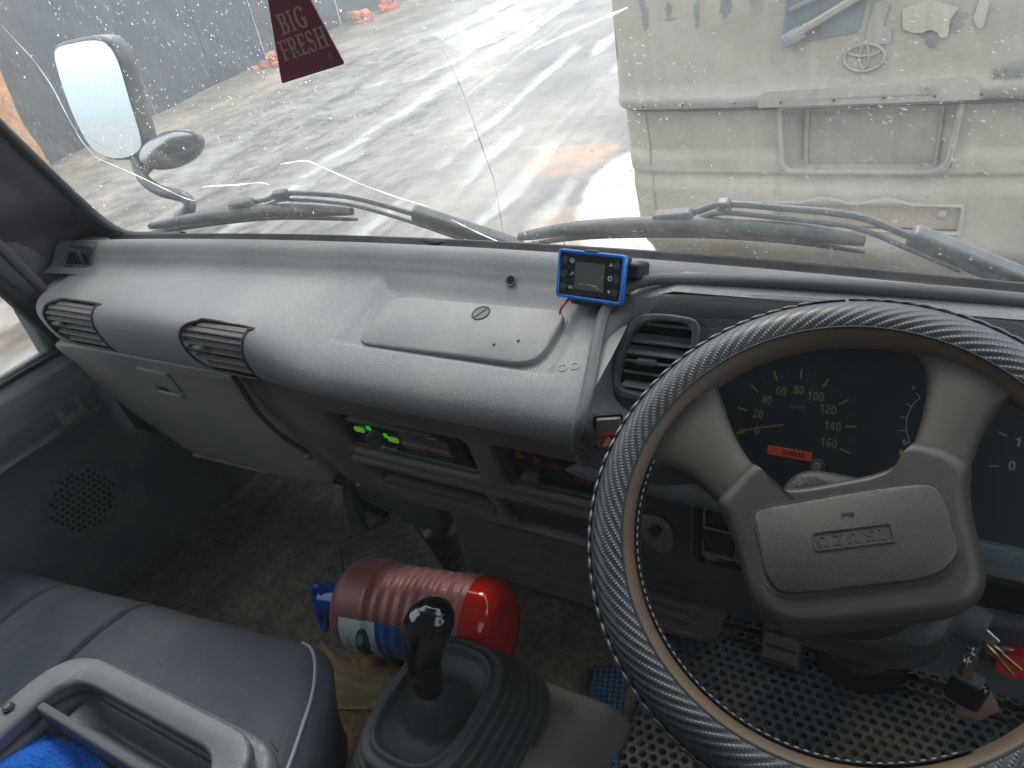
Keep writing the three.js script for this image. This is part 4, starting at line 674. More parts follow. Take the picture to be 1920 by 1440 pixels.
  part(k, 'screw', at(new THREE.TorusGeometry(0.0055, 0.0022, 10, 24), 0, 0, 0.001).applyMatrix4(Tk(0.243, 1.276, -0.004)), M.steel);
  const ig = part(k, 'socket_plate', extr(splineShape([[-0.02, 0.012], [0.006, 0.02], [0.022, 0.008], [0.024, -0.02], [0.008, -0.03], [-0.012, -0.018]]), 0.003, 0.001, Tk(0.226, 1.187, -0.004)), M.wornsteel);
  part(ig, 'socket', at(cyl(0.0075, 0.0075, 0.004, 20), 0.003, 0.002, 0.004, Math.PI / 2).applyMatrix4(Tk(0.226, 1.187, 0)), M.deep);
  for (let i = 0; i < 6; i++) part(k, 'louvre', bar(V(0.185, 1.125 - i * 0.016, -0.002).applyMatrix4(Tk(0.3, 1.25, 0).multiply(new THREE.Matrix4().makeTranslation(-0.3, -1.25, 0))), V(0.27, 1.125 - i * 0.016, -0.002).applyMatrix4(Tk(0.3, 1.25, 0).multiply(new THREE.Matrix4().makeTranslation(-0.3, -1.25, 0))), 0.006, 0.003), M.console);
  part(k, 'side_strip', bar(V(0.273, 1.16, -0.002).applyMatrix4(Tk(0.3, 1.25, 0).multiply(new THREE.Matrix4().makeTranslation(-0.3, -1.25, 0))), V(0.273, 1.27, -0.002).applyMatrix4(Tk(0.3, 1.25, 0).multiply(new THREE.Matrix4().makeTranslation(-0.3, -1.25, 0))), 0.004, 0.003, V(0, 0, 1)), M.panel);
  // open shelf right of the column, with a red knob below it
  const sh = thing('lower_shelf', 'grey lower dash shelf right of the steering column with red knob', 'shelf');
  part(sh, 'shelf_edge', tube([[0.50, 1.182, -0.606], [0.60, 1.186, -0.608], [0.75, 1.19, -0.61], [0.88, 1.19, -0.61]], 0.009, 30, 10), M.panel);
  part(sh, 'apron', grid(20, 10, (u, v) => { const x = lerp(0.50, 0.88, u); return [x, lerp(1.182, 1.065, v), -0.603 - 0.02 * Math.sin(v * 2.4), x, v * 0.12]; }, { flip: true }), M.panel);
  part(sh, 'red_knob', at(cyl(0.0145, 0.0145, 0.016, 28), 0.597, 1.135, -0.605, Math.PI / 2 - 0.2), M.red);
  part(sh, 'knob_collar', at(new THREE.TorusGeometry(0.015, 0.003, 8, 24), 0.59, 1.133, -0.608), M.wornsteel);
}
// ------------------------------------------------------------------ steering wheel and column
{
  const C = V(0.449, 1.394, -0.465), th = 32.3 * Math.PI / 180, n = V(0, Math.cos(th), Math.sin(th)), e1 = V(1, 0, 0), e2 = V(0, Math.sin(th), -Math.cos(th));
  const F = new THREE.Matrix4().makeBasis(e1, e2, n).setPosition(C), T = (x, y, z) => F.clone().multiply(new THREE.Matrix4().makeTranslation(x, y, z));
  const w = thing('steering_wheel', 'steering wheel in a black carbon look laced cover, turned half over', 'steering wheel');
  const RM = 0.1795, rp = (a, phi, r) => { const q = RM + r * Math.cos(phi); return V(q * Math.cos(a), q * Math.sin(a), r * Math.sin(phi)).applyMatrix4(F); };
  const ringGeo = (r, p0, p1, nv, a0 = 0, a1 = Math.PI * 2, nu = 220) => grid(nu, nv, (u, v) => { const a = lerp(a0, a1, u), ph = lerp(p0, p1, v), p = rp(a, ph, r); return [p.x, p.y, p.z, a * 0.2, ph * r]; });
  part(w, 'rim', ringGeo(0.0185, 0, Math.PI * 2, 28), M.tan);
  // twill of the cover: slanting cords
  const tw = (u, v) => { const f = mod(u * 2 - v * 4, 1), seg = mod(u * 8 + v * 4, 1), rib = Math.max(0, Math.sin(Math.PI * clamp((f - 0.08) / 0.7))); return clamp(rib * (0.45 + 0.55 * Math.sin(Math.PI * seg))); };
  const twB = grey(512, tw);
  M.carbon = phy({ map: rep(dusty([38, 46, 53], 0.5, 75), 6), bumpMap: rep(twB, 36), bumpScale: 0.0009, roughness: 0.4, clearcoat: 0.3, clearcoatRoughness: 0.35 });
  part(w, 'cover', ringGeo(0.0218, -0.6 * Math.PI, 0.66 * Math.PI, 26), M.carbon);
  part(w, 'cover_edge', ringGeo(0.0205, 0.88 * Math.PI, 1.4 * Math.PI, 14, 2.9, 5.4, 110), M.black);
  part(w, 'cover_hem', tube([...Array(97)].map((_, i) => rp(i / 96 * Math.PI * 2, 0.655 * Math.PI, 0.0212)), 0.0012, 200, 6), M.black);
  { // pale stitches on the inner hem
    const st = []; for (let i = 0; i < 150; i++) { const a = i / 150 * Math.PI * 2; if (a < 2.95 || a > 5.35) continue; st.push(bar(rp(a, 0.90 * Math.PI, 0.0212), rp(a + 0.022, 0.90 * Math.PI, 0.0212), 0.0011, 0.0011)); }
    const s = part(w, 'stitching', merge(st), M.stitch = std({ color: 0x7c858a, roughness: 0.6 })); s.userData.kind = 'stuff';
  }
  { // lacing round the outside: overlapping flat links, left free at the join patch
    const link = (() => { const g = new THREE.SphereGeometry(1, 14, 8); g.scale(0.0088, 0.0036, 0.0023); return g; })(), lm = [phy({ color: 0x33383d, roughness: 0.35, clearcoat: 0.5, clearcoatRoughness: 0.3 }), phy({ color: 0x2b3035, roughness: 0.4, clearcoat: 0.4, clearcoatRoughness: 0.3 })];
    const N = 92; let k = 0;
    for (let i = 0; i < N; i++) for (const s of [-1, 1]) {
      const a = (i + (s > 0 ? 0.5 : 0)) / N * Math.PI * 2; if (Math.abs(a - 1.80) < 0.075) continue;
      const ph = 0.10 + s * 0.15, p = rp(a, ph, 0.0232), out = p.clone().sub(rp(a, ph, 0)).normalize(), tan = V(-Math.sin(a), Math.cos(a), 0).transformDirection(F), side = out.clone().cross(tan);
      const dir = tan.clone().multiplyScalar(Math.cos(0.42)).addScaledVector(side, s * Math.sin(0.42));
      const m = part(w, 'lace_link', link, lm[k++ % 2]); m.applyMatrix4(new THREE.Matrix4().makeBasis(dir, out.clone().cross(dir).normalize(), out).setPosition(p));
    }
    part(w, 'join_patch', ringGeo(0.0236, -0.25, 0.55, 10, 1.725, 1.875, 14), M.carbon);
  }
  // spokes and hub
  const z0 = -0.012;
  const spoke = (A, B, h) => { const c = (P) => new THREE.CatmullRomCurve3(P.map(([x, y]) => V(x, y, 0))), a = c(A), b = c(B); return grid(40, 36, (u, v) => { const p = a.getPoint(u), q = b.getPoint(u), t = v * 2; let k, z; if (t < 1) { k = (1 - Math.cos(t * Math.PI)) / 2; z = h * Math.pow(Math.sin(t * Math.PI), 0.45); } else { k = (1 + Math.cos((t - 1) * Math.PI)) / 2; z = -0.012 * Math.sin((t - 1) * Math.PI); } const o = V(lerp(p.x, q.x, k), lerp(p.y, q.y, k), z - 0.004 - 0.006 * u).applyMatrix4(F); return [o.x, o.y, o.z, u * 0.12, v * 0.1]; }); };
  part(w, 'spoke', spoke([[-0.06, 0.03], [-0.078, 0.043], [-0.099, 0.068], [-0.117, 0.098], [-0.132, 0.122]], [[-0.075, -0.012], [-0.095, 0.002], [-0.125, 0.019], [-0.155, 0.022], [-0.178, 0.004]], 0.018), M.spoke);
  part(w, 'spoke', spoke([[0.034, 0.058], [0.038, 0.08], [0.041, 0.11], [0.038, 0.143], [0.016, 0.172]], [[0.076, 0.05], [0.079, 0.075], [0.086, 0.108], [0.099, 0.129], [0.132, 0.126]], 0.018), M.spoke);
  const hubPts = [[-0.076, 0.038], [-0.066, 0.028], [-0.052, 0.0225], [-0.036, 0.025], [-0.005, 0.038], [0.018, 0.049], [0.031, 0.06], [0.037, 0.076], [0.045, 0.080], [0.065, 0.077], [0.078, 0.068], [0.080, 0.05], [0.084, 0.03], [0.092, 0.006], [0.097, -0.014], [0.093, -0.03], [0.078, -0.043], [0.045, -0.058], [0.01, -0.073], [-0.018, -0.083], [-0.036, -0.082], [-0.05, -0.072], [-0.062, -0.052], [-0.074, -0.03], [-0.086, -0.012], [-0.095, 0.0], [-0.09, 0.014]];
  const pad = splineShape([[-0.060, -0.010], [-0.053, 0.0], [-0.035, 0.008], [0.006, 0.026], [0.046, 0.041], [0.059, 0.040], [0.067, 0.028], [0.073, 0.012], [0.077, 0.0], [0.071, -0.015], [0.056, -0.027], [0.018, -0.043], [-0.024, -0.059], [-0.039, -0.054], [-0.047, -0.042]]);
  const hub = splineShape(hubPts);
  const hc = new THREE.CatmullRomCurve3(hubPts.map(([x, y]) => V(x, y, 0)), true, 'catmullrom', 0.5);
  const hb = part(w, 'hub', grid(200, 40, (u, v) => { // soft-edged moulding over the outline
    const p = hc.getPoint(u), k = v * 40; let f, z; if (k < 8) { f = 0.03 * (1 - k / 8); z = -0.022 + 0.028 * (k / 8); } else if (k < 24) { const a = (k - 8) / 16 * Math.PI / 2; f = 0.15 * (1 - Math.cos(a)); z = 0.006 + 0.0185 * Math.sin(a); } else { f = lerp(0.15, 1, (k - 24) / 16); z = 0.0245; }
    const o = V(lerp(p.x, 0.008, f), lerp(p.y, -0.014, f), z).applyMatrix4(F); return [o.x, o.y, o.z, p.x * (1 - f), p.y * (1 - f)];
  }), M.hubside);
  const grv = splineShape([[-0.063, -0.010], [-0.055, 0.003], [-0.036, 0.011], [0.005, 0.029], [0.046, 0.044], [0.061, 0.043], [0.070, 0.030], [0.076, 0.013], [0.080, 0.0], [0.074, -0.017], [0.058, -0.030], [0.019, -0.046], [-0.025, -0.062], [-0.042, -0.057], [-0.050, -0.043]]); 
  part(hb, 'pad_groove', extr(grv, 0.0004, 0, T(0, 0, 0.0246)), M.console);
  const pd = part(w, 'horn_pad', extr(pad, 0.0024, 0.0024, T(0, 0, 0.0238), 4), M.hub);
  { // makers plate, upside down with the wheel
    const ang = Math.PI + 0.375, Lg = T(0.0105, -0.008, 0.0286).multiply(new THREE.Matrix4().makeRotationZ(ang));
    const o = rrect(-0.0275, -0.0072, 0.0275, 0.0072, 0.002); o.holes.push(rrect(-0.0262, -0.006, 0.0262, 0.006, 0.0016));
    part(pd, 'badge_frame', extr(o, 0.0008, 0.0003, Lg), M.hub);
    part(pd, 'badge_lettering', merge([...'ISUZU'].map((ch, i) => text(ch, 0.0078, 0.0005, Lg.clone().multiply(new THREE.Matrix4().makeTranslation(-0.0198 + [0, 0.0082, 0.0195, 0.0303, 0.041][i], 0, 0)).multiply(new THREE.Matrix4().makeScale(ch === 'I' ? 1 : 1.25, 1, 1))))), M.hub);
    const Hn = T(0.004, 0.0085, 0.0286).multiply(new THREE.Matrix4().makeRotationZ(ang));
    part(pd, 'horn_sign', merge([extr(rshape([[-0.004, -0.0008], [0.002, -0.0008], [0.0045, -0.002], [0.0045, 0.002], [0.002, 0.0008], [-0.004, 0.0008]], 0.0004), 0.0004, 0, Hn), new THREE.TorusGeometry(0.0014, 0.0004, 6, 16).applyMatrix4(Hn.clone().multiply(new THREE.Matrix4().makeTranslation(-0.003, 0.001, 0.0003)))]), M.console);
  }
  part(w, 'boss', at(cyl(0.05, 0.058, 0.05, 36), 0.01, -0.012, -0.03, Math.PI / 2).applyMatrix4(F), M.black);

  const col = thing('steering_column', 'black steering column running from the wheel down to the floor', 'steering column');
  part(col, 'shroud', extr(rshape([[-0.062, -0.085, 0.05], [0.07, -0.085, 0.05], [0.095, -0.03, 0.03], [0.09, 0.06, 0.03], [-0.06, 0.06, 0.03], [-0.07, -0.03, 0.03]]), 0.10, 0.014, T(0.0, 0.012, -0.185), 5), M.console);
  part(col, 'tube', between(C.clone().addScaledVector(n, -0.15), V(0.449, 0.80, -0.84), 0.036, 0.036, 28), M.black);
  part(col, 'sleeve', between(C.clone().addScaledVector(n, -0.26).add(V(0.0, 0, 0)), C.clone().addScaledVector(n, -0.48), 0.046, 0.052, 28), M.console);
  part(col, 'sleeve_ring', new THREE.TorusGeometry(0.047, 0.004, 10, 32).applyMatrix4(F.clone().setPosition(C.clone().addScaledVector(n, -0.40))), M.rubber);
  part(col, 'floor_boot', between(C.clone().addScaledVector(n, -0.60), V(0.449, 0.79, -0.846), 0.05, 0.085, 28), M.rubber);
  part(col, 'ignition_lock', between(V(0.525, 1.292, -0.505), V(0.558, 1.288, -0.498), 0.017, 0.015, 24), M.panel);

  const key = thing('key_bunch', 'bunch of keys with a black fob hanging from the ignition', 'keys');
  const flat = (pts, d, m4) => extr(rshape(pts, 0.0015), d, 0.0004, m4, 2);
  part(key, 'ignition_key', bar(V(0.552, 1.289, -0.499), V(0.566, 1.283, -0.492), 0.003, 0.012, V(0, 1, 0), 0.001), M.steel);
  part(key, 'key_ring', at(new THREE.TorusGeometry(0.0095, 0.0009, 8, 28), 0.556, 1.270, -0.505, 0, 0.7), M.steel);
  for (const [dx, dz, a, m] of [[0.012, 0.004, -0.95, M.brass], [0.008, 0.007, -1.08, M.brass], [-0.003, 0.002, -1.5, M.steel]]) part(key, 'spare_key', flat([[0, -0.0035], [0.013, -0.004], [0.015, -0.0018], [0.034, -0.0016], [0.034, 0.0012], [0.015, 0.0022], [0.013, 0.004], [0, 0.0035]], 0.0012, frame(V(0.556 + dx * 0.3, 1.274, -0.505 + dz), V(Math.cos(a), Math.sin(a) + (m === M.brass ? 0.45 : 0), 0.1), V(0, 1, 0.2))), m);
  part(key, 'chain', merge([0, 1, 2, 3].map((i) => at(new THREE.TorusGeometry(0.0042, 0.0009, 6, 18), 0.5535 - i * 0.0008, 1.258 - i * 0.0068, -0.505, 0, i % 2 ? 1.4 : 0.1).scale(1, 1, 1))), M.steel);
  part(key, 'swivel', between(V(0.551, 1.238, -0.505), V(0.552, 1.222, -0.505), 0.003, 0.0055, 14), M.brass);
  part(key, 'fob', at(rbox(0.03, 0.042, 0.011, 0.006, 4), 0.555, 1.198, -0.505, 0.15, -0.25, -0.1), M.blackgloss);
  part(key, 'fob_band', at(rbox(0.026, 0.006, 0.0125, 0.002), 0.553, 1.2195, -0.504, 0.15, -0.25, -0.1), M.panel);
  part(key, 'leather_tag', flat([[-0.012, -0.026], [0.010, -0.033], [0.022, -0.012], [0.008, 0.02], [-0.012, 0.018]], 0.002, frame(V(0.563, 1.180, -0.514), V(1, 0, -0.3), V(0, 1, 0.1))), std({ map: dusty([126, 96, 82], 0.6, 431), roughness: 0.45 }));
}
// ------------------------------------------------------------------ floor level: seat, tray, lever, bottle, mats, pedals
{
  const s = thing('passenger_seat', 'grey vinyl passenger seat cushion with stitched seams and pale piping', 'seat');
  const zf = (x) => lerp(-0.338, -0.428, clamp((x + 0.9) / 0.7)) + 0.17 * Math.pow(clamp((x + 0.24) / 0.125, 0, 2), 2);
  const seams = [-0.732, -0.675, -0.545], yt = 1.022, rF = 0.055;
  const top = (x, z) => { const dz = (zf(x + 0.001) - zf(x - 0.001)) / 0.002, d = Math.max(0, (z - zf(x)) / Math.sqrt(1 + dz * dz)), q = clamp(1 - d / rF); let y = yt + 0.006 * Math.sin((x + 0.9) * 6) * sst(0, 0.1, d) - rF * (1 - Math.sqrt(1 - q * q)); for (const c of seams) y -= (c === -0.675 ? 0.004 : 0.011) * Math.exp(-(((x - c - 0.01 * Math.sin(z * 9)) / 0.005) ** 2)); return y + 0.009 * (fbm(x * 9, z * 7, 3, 0, 501) - 0.5) + 0.003 * (fbm(x * 40, z * 14, 2, 0, 502) - 0.5); };
  const xs = (u) => -0.92 + 0.83 * u + 0.0 * u;
  part(s, 'cushion', grid(420, 110, (u, v) => {
    const x = lerp(-0.92, -0.105, 1 - (1 - u) ** 1.25), t = v * 110;
    if (t <= 14) { const k = t / 14; return [x, lerp(0.84, yt - rF, k), zf(x) + 0.028 * Math.sin((1 - k) * 1.6), x, 0.15 * k]; }
    const k = (t - 14) / 96, z = lerp(zf(x), 0.45, k * k * 0.85 + 0.15 * k); return [x, top(x, z), z, x, 0.15 + z - zf(x)];
  }), M.vinyl);
  part(s, 'piping', tube([-0.235, -0.215, -0.195, -0.178, -0.165, -0.152, -0.14, -0.13, -0.122, -0.115, -0.108].map((x) => { const z = zf(x) + 0.014; return V(x - 0.008, top(x - 0.008, z) + 0.0015, z); }), 0.0026, 80, 8), M.pipe = std({ color: 0x8f949a, roughness: 0.5 }));
  part(s, 'seat_base', at(rbox(0.76, 0.07, 0.5, 0.02), -0.52, 0.825, -0.06), M.black);
  part(s, 'backrest', at(rbox(0.42, 0.62, 0.14, 0.06, 5), -0.67, 1.32, 0.42, 0.2), M.vinyl);

  const t = thing('folded_seat_tray', 'grey plastic tray on the folded middle seat back', 'tray');
  const F = frame(V(0, 1.135, 0), V(1, 0, 0), V(0, 0, -1)), T = (z) => F.clone().multiply(new THREE.Matrix4().makeTranslation(0, 0, z));
  const outer = rshape([[-0.425, -0.3, 0.04], [-0.048, -0.3, 0.04], [-0.062, 0.226, 0.055], [-0.415, 0.222, 0.075]]), inner = rshape([[-0.386, -0.26, 0.03], [-0.086, -0.26, 0.03], [-0.096, 0.193, 0.04], [-0.372, 0.192, 0.05]]);
  outer.holes.push(inner); part(t, 'rim', extr(outer, 0.010, 0.006, T(-0.002), 4), M.tray);
  const skirt = rshape([[-0.436, -0.31, 0.04], [-0.04, -0.31, 0.04], [-0.05, 0.238, 0.06], [-0.425, 0.234, 0.08]]); skirt.holes.push(rshape([[-0.38, -0.26, 0.03], [-0.09, -0.26, 0.03], [-0.10, 0.19, 0.04], [-0.37, 0.19, 0.05]]));
  part(t, 'body', extr(skirt, 0.075, 0.01, T(-0.098), 3), M.tray);
  part(t, 'tray_floor', extr(rrect(-0.40, -0.28, -0.07, 0.21, 0.03), 0.004, 0, T(-0.05)), M.tray);
  part(t, 'divider', bar(V(-0.368, 1.132, -0.147), V(-0.10, 1.132, -0.147), 0.011, 0.036, V(0, 1, 0), 0.004), M.tray);
  part(t, 'cup_well', grid(40, 20, (u, v) => { const x = lerp(-0.35, -0.105, u), z = lerp(-0.155, -0.19, v), e = Math.min(u * 6, (1 - u) * 4, v * 2, (1 - v) * 2.2, 1); return [x, 1.118 - 0.026 * sst(0, 1, e), z, x, z]; }), M.tray);
  const sc = part(t, 'screw', at(cyl(0.007, 0.007, 0.003, 20), -0.4, 1.151, -0.128), M.console); part(sc, 'screw_head', at(cyl(0.004, 0.004, 0.003, 6), -0.4, 1.1525, -0.128), M.wornsteel);
  part(t, 'front_seam', bar(V(-0.085, 1.118, -0.238), V(-0.068, 1.118, -0.232), 0.002, 0.003), M.black);

  const c = new THREE.Mesh(grid(90, 60, (u, v) => { const x = lerp(-0.372, -0.10, u), z = lerp(-0.138, 0.05, v); return [x, 1.112 + 0.014 * fbm(x * 22, z * 22, 4, 0, 511) + 0.006 * Math.sin(x * 60 + z * 30), z + 0.004 * Math.sin(x * 50), x, z]; }), phy({ color: 0x0f5fc4, roughness: 0.95, bumpMap: rep(fuzz, 12), bumpScale: 0.003, sheen: 0.6, sheenColor: new THREE.Color(0x3f8be0), sheenRoughness: 0.6 }));
  c.name = 'blue_cloth'; tag(c, 'crumpled bright blue fleece cloth lying in the seat tray', 'cloth');
  const bk = thing('metal_clip', 'small bright metal clip lying on the blue cloth', 'clip');
  part(bk, 'bar', bar(V(-0.252, 1.139, -0.112), V(-0.212, 1.137, -0.124), 0.010, 0.003, V(0, 1, 0), 0.001), M.steel);
  part(bk, 'loop', tube([[-0.25, 1.139, -0.110], [-0.262, 1.139, -0.102], [-0.264, 1.138, -0.08], [-0.24, 1.138, -0.085]], 0.0014, 30, 8), M.steel);
  part(bk, 'tongue', bar(V(-0.212, 1.137, -0.124), V(-0.185, 1.135, -0.105), 0.006, 0.003, V(0, 1, 0), 0.001), M.steel);
}
{ // engine hump, lever boot and lever
  const h = thing('engine_hump', 'grey plastic engine cover hump beside the gear lever', 'cover');
  part(h, 'cover', grid(70, 60, (u, v) => {
    const X0 = -0.115, X1 = 0.165, Z0 = -0.60, Z1 = 0.35, r = 0.075, x = lerp(X0, X1, sm(u) * 0.35 + u * 0.65), z = lerp(Z0, Z1, v);
    const d = Math.max(0, Math.min(x - X0 + 0.02 * v, X1 - x, (z - Z0) * 0.8)), q = clamp(1 - d / r); return [x + (u > 0.97 ? 0.012 * (u - 0.97) / 0.03 : 0), d <= 0.0005 ? FLOOR : 0.905 - (0.05 + r * 0.6) * (1 - Math.sqrt(1 - q * q)) + 0.0 - 0.03 * sst(-0.4, -0.6, z), z, x, z];
  }), M.hump);
  const g = thing('gear_lever', 'gear lever with glossy black knob in a ribbed rubber boot', 'gear lever');
  const cx = -0.018, cz = -0.412, N = 7;
  const sq = (a, k = 3.4) => { const c = Math.cos(a), s = Math.sin(a), r = Math.pow(Math.pow(Math.abs(c), k) + Math.pow(Math.abs(s), k), -1 / k); return [c * r, s * r]; };
  part(g, 'boot', grid(120, N * 10 + 30, (u, v) => {
    const a = u * Math.PI * 2, [sx, sz] = sq(a, 3), t = v * (N * 10 + 30) / 10; let hx, y, hz, dx = 0, dz = 0;
    if (t < N) { const f = t - Math.floor(t), k = t / N; const b = Math.pow(Math.sin(Math.PI * f), 0.75); hx = lerp(0.116, 0.064, k) + 0.007 * b; hz = lerp(0.15, 0.094, k) + 0.007 * b; y = lerp(0.885, 0.985, k) + 0.006 * b; }
    else { const k = (t - N) / 3; hx = lerp(0.064, 0.015, k); hz = lerp(0.094, 0.015, k); y = 0.985 + 0.008 * Math.sin(Math.min(1, k * 5) * Math.PI) * 1 - 0.012 * sst(0, 0.45, k) + 0.045 * sst(0.5, 1, k); dx = 0.006 * sst(0.2, 1, k); dz = -0.0 * k; }
    return [cx + dx + sx * hx, y, cz + dz + sz * hz, u * 0.7, v * 0.3];
  }), M.boot);
  part(g, 'rod', between(V(-0.016, 0.97, -0.41), V(-0.004, 1.09, -0.418), 0.011, 0.010), M.black);
  // pear-shaped knob, leaning back a little
  const kb = V(-0.014, 1.018, -0.408), kt = V(0.006, 1.158, -0.442), ax = kt.clone().sub(kb), kx = V(0.85, 0, -0.5).normalize();
  const prof = [[0, 0.016], [0.06, 0.0185], [0.2, 0.0195], [0.36, 0.021], [0.52, 0.0245], [0.66, 0.0275], [0.78, 0.0282], [0.88, 0.0255], [0.95, 0.0185], [0.985, 0.010], [1, 0.0]];
  const zz = ax.clone().normalize(), xx = kx.clone().addScaledVector(zz, -kx.dot(zz)).normalize(), yy = zz.clone().cross(xx);
  part(g, 'knob', grid(40, 60, (u, v) => { const a = u * Math.PI * 2, t = v * (prof.length - 1), i = Math.min(prof.length - 2, Math.floor(t)), f = t - i, hh = lerp(prof[i][0], prof[i + 1][0], f), r = lerp(prof[i][1], prof[i + 1][1], sm(f) * 0.3 + f * 0.7); const bend = 0.010 * Math.sin(hh * 3.1) - 0.006 * hh; const p = kb.clone().addScaledVector(ax, hh).addScaledVector(xx, r * 1.1 * Math.cos(a) - bend).addScaledVector(yy, r * Math.sin(a)); return [p.x, p.y, p.z, u, v]; }), phy({ color: 0x0d0e10, roughness: 0.16, clearcoat: 0.6, clearcoatRoughness: 0.08 }));
}
{ // five litre bottle lying on the floor
  const b = thing('water_bottle', 'large plastic bottle of red liquid lying by the gear lever', 'bottle');
  const A = V(-0.392, 0.869, -0.566), B = V(-0.046, 0.872, -0.622), ax = B.clone().sub(A), L = ax.length(), zz = ax.clone().normalize(), yy = V(0, 1, 0), xx = yy.clone().cross(zz).normalize(); const y2 = zz.clone().cross(xx);
  const rad = (s) => { // radius along the bottle, metres from the cap end
    if (s < 0.03) return 0.021; if (s < 0.075) return lerp(0.021, 0.076, Math.sin((s - 0.03) / 0.045 * Math.PI / 2)); const e = L - 0.0; let r = 0.080;
    r += -0.004 * sst(0.12, 0.15, s) * sst(0.285, 0.25, s); if (s > 0.12 && s < 0.29) r += 0.0013 * Math.sin((s - 0.12) / 0.021 * Math.PI * 2); if (s > e - 0.03) { const q = (s - e + 0.03) / 0.03; r *= Math.sqrt(Math.max(0, 1 - q * q * 0.55)); } return r;
  };
  const P = (s, a, o = 0) => A.clone().addScaledVector(zz, s).addScaledVector(xx, Math.cos(a) * (rad(s) + o)).addScaledVector(y2, Math.sin(a) * (rad(s) + o));
  const surf = (s0, s1, a0, a1, nu, nv, o, uvf) => grid(nu, nv, (u, v) => { const p = P(lerp(s0, s1, v), lerp(a0, a1, u), o); return [p.x, p.y, p.z, u, v]; });
  const pet = phy({ color: 0xd8aea8, transmission: 0.8, thickness: 0, roughness: 0.42, roughnessMap: null, ior: 1.5, specularIntensity: 1 });
  part(b, 'bottle_wall', surf(0.028, L - 0.052, 0, Math.PI * 2, 64, 150, 0), pet);
  part(b, 'bottle_base', merge([surf(L - 0.052, L, 0, Math.PI * 2, 64, 20, 0), new THREE.CircleGeometry(0.054, 40).applyMatrix4(new THREE.Matrix4().makeBasis(xx, y2, zz).setPosition(B))]), phy({ color: 0xff5a4a, transmission: 0.9, thickness: 0, roughness: 0.05, ior: 1.5 }));
  const disc = (s2, r) => new THREE.CircleGeometry(r, 48).applyMatrix4(new THREE.Matrix4().makeBasis(xx, y2, zz).setPosition(A.clone().addScaledVector(zz, s2)));
  part(b, 'red_liquid', mergeVertices(merge([surf(0.045, L - 0.006, 0, Math.PI * 2, 48, 80, -0.003), disc(0.045, rad(0.045) - 0.003), disc(L - 0.006, rad(L - 0.006) - 0.003)]), 1e-5), phy({ color: 0xd2463c, roughness: 0.12, transmission: 0.35, thickness: 0, specularIntensity: 0.6 }));
  part(b, 'cap', grid(40, 8, (u, v) => { const a = u * Math.PI * 2, k = v < 0.75 ? v / 0.75 : 1, r = (v < 0.75 ? 0.026 : 0.026 * (1 - (v - 0.75) / 0.25)) * (1 + 0.02 * Math.cos(a * 30)); const p = A.clone().addScaledVector(zz, 0.03 - k * 0.034).addScaledVector(xx, Math.cos(a) * r).addScaledVector(y2, Math.sin(a) * r); return [p.x, p.y, p.z, u, v]; }), M.bluecap);
  part(b, 'carry_ring', tube([[-0.385, 0.905, -0.56], [-0.398, 0.898, -0.555], [-0.396, 0.86, -0.545], [-0.392, 0.83, -0.54], [-0.384, 0.822, -0.535], [-0.382, 0.84, -0.545], [-0.384, 0.87, -0.555]], 0.0055, 50, 10, true), M.bluecap);
  const lab = canvas(1024, 768, (g, w, h) => { // label: white panel with a picture and letters, then blue
    g.fillStyle = '#c9d6d8'; g.fillRect(0, 0, w, h); g.fillStyle = '#2c57a8'; g.fillRect(w * 0.44, 0, w * 0.56, h);
    g.fillStyle = '#e3e6e6'; g.fillRect(w * 0.40, 0, w * 0.035, h);
    g.fillStyle = '#3a5562'; g.beginPath(); g.ellipse(w * 0.27, h * 0.42, w * 0.085, h * 0.30, 0.15, 0, 7); g.fill(); g.fillStyle = '#8ea6ae'; g.beginPath(); g.ellipse(w * 0.25, h * 0.34, w * 0.04, h * 0.12, 0.4, 0, 7); g.fill(); g.fillStyle = '#1f333c'; g.beginPath(); g.ellipse(w * 0.30, h * 0.56, w * 0.03, h * 0.14, -0.2, 0, 7); g.fill(); g.fillStyle = '#c23a3a'; g.fillRect(w * 0.27, h * 0.40, 14, 12);
    g.save(); g.translate(w * 0.10, h * 0.42); g.rotate(Math.PI / 2); g.fillStyle = '#2a8f9c'; g.font = 'bold 74px sans-serif'; g.textAlign = 'center'; g.fillText('LADE', 0, 20); g.restore();
    for (let i = 0; i < 5; i++) { g.fillStyle = `rgba(${90 + 20 * i},${130},${200},0.5)`; g.fillRect(w * (0.5 + 0.09 * i), h * (0.1 + 0.12 * (i % 3)), w * 0.05, h * 0.5); }
  });
  part(b, 'label', grid(30, 40, (u, v) => { const p = P(lerp(0.085, 0.235, u), lerp(Math.PI * 0.80, Math.PI * 1.22, v), 0.0016); return [p.x, p.y, p.z, u, 1 - v]; }), std({ map: lab, roughness: 0.35 }));
}
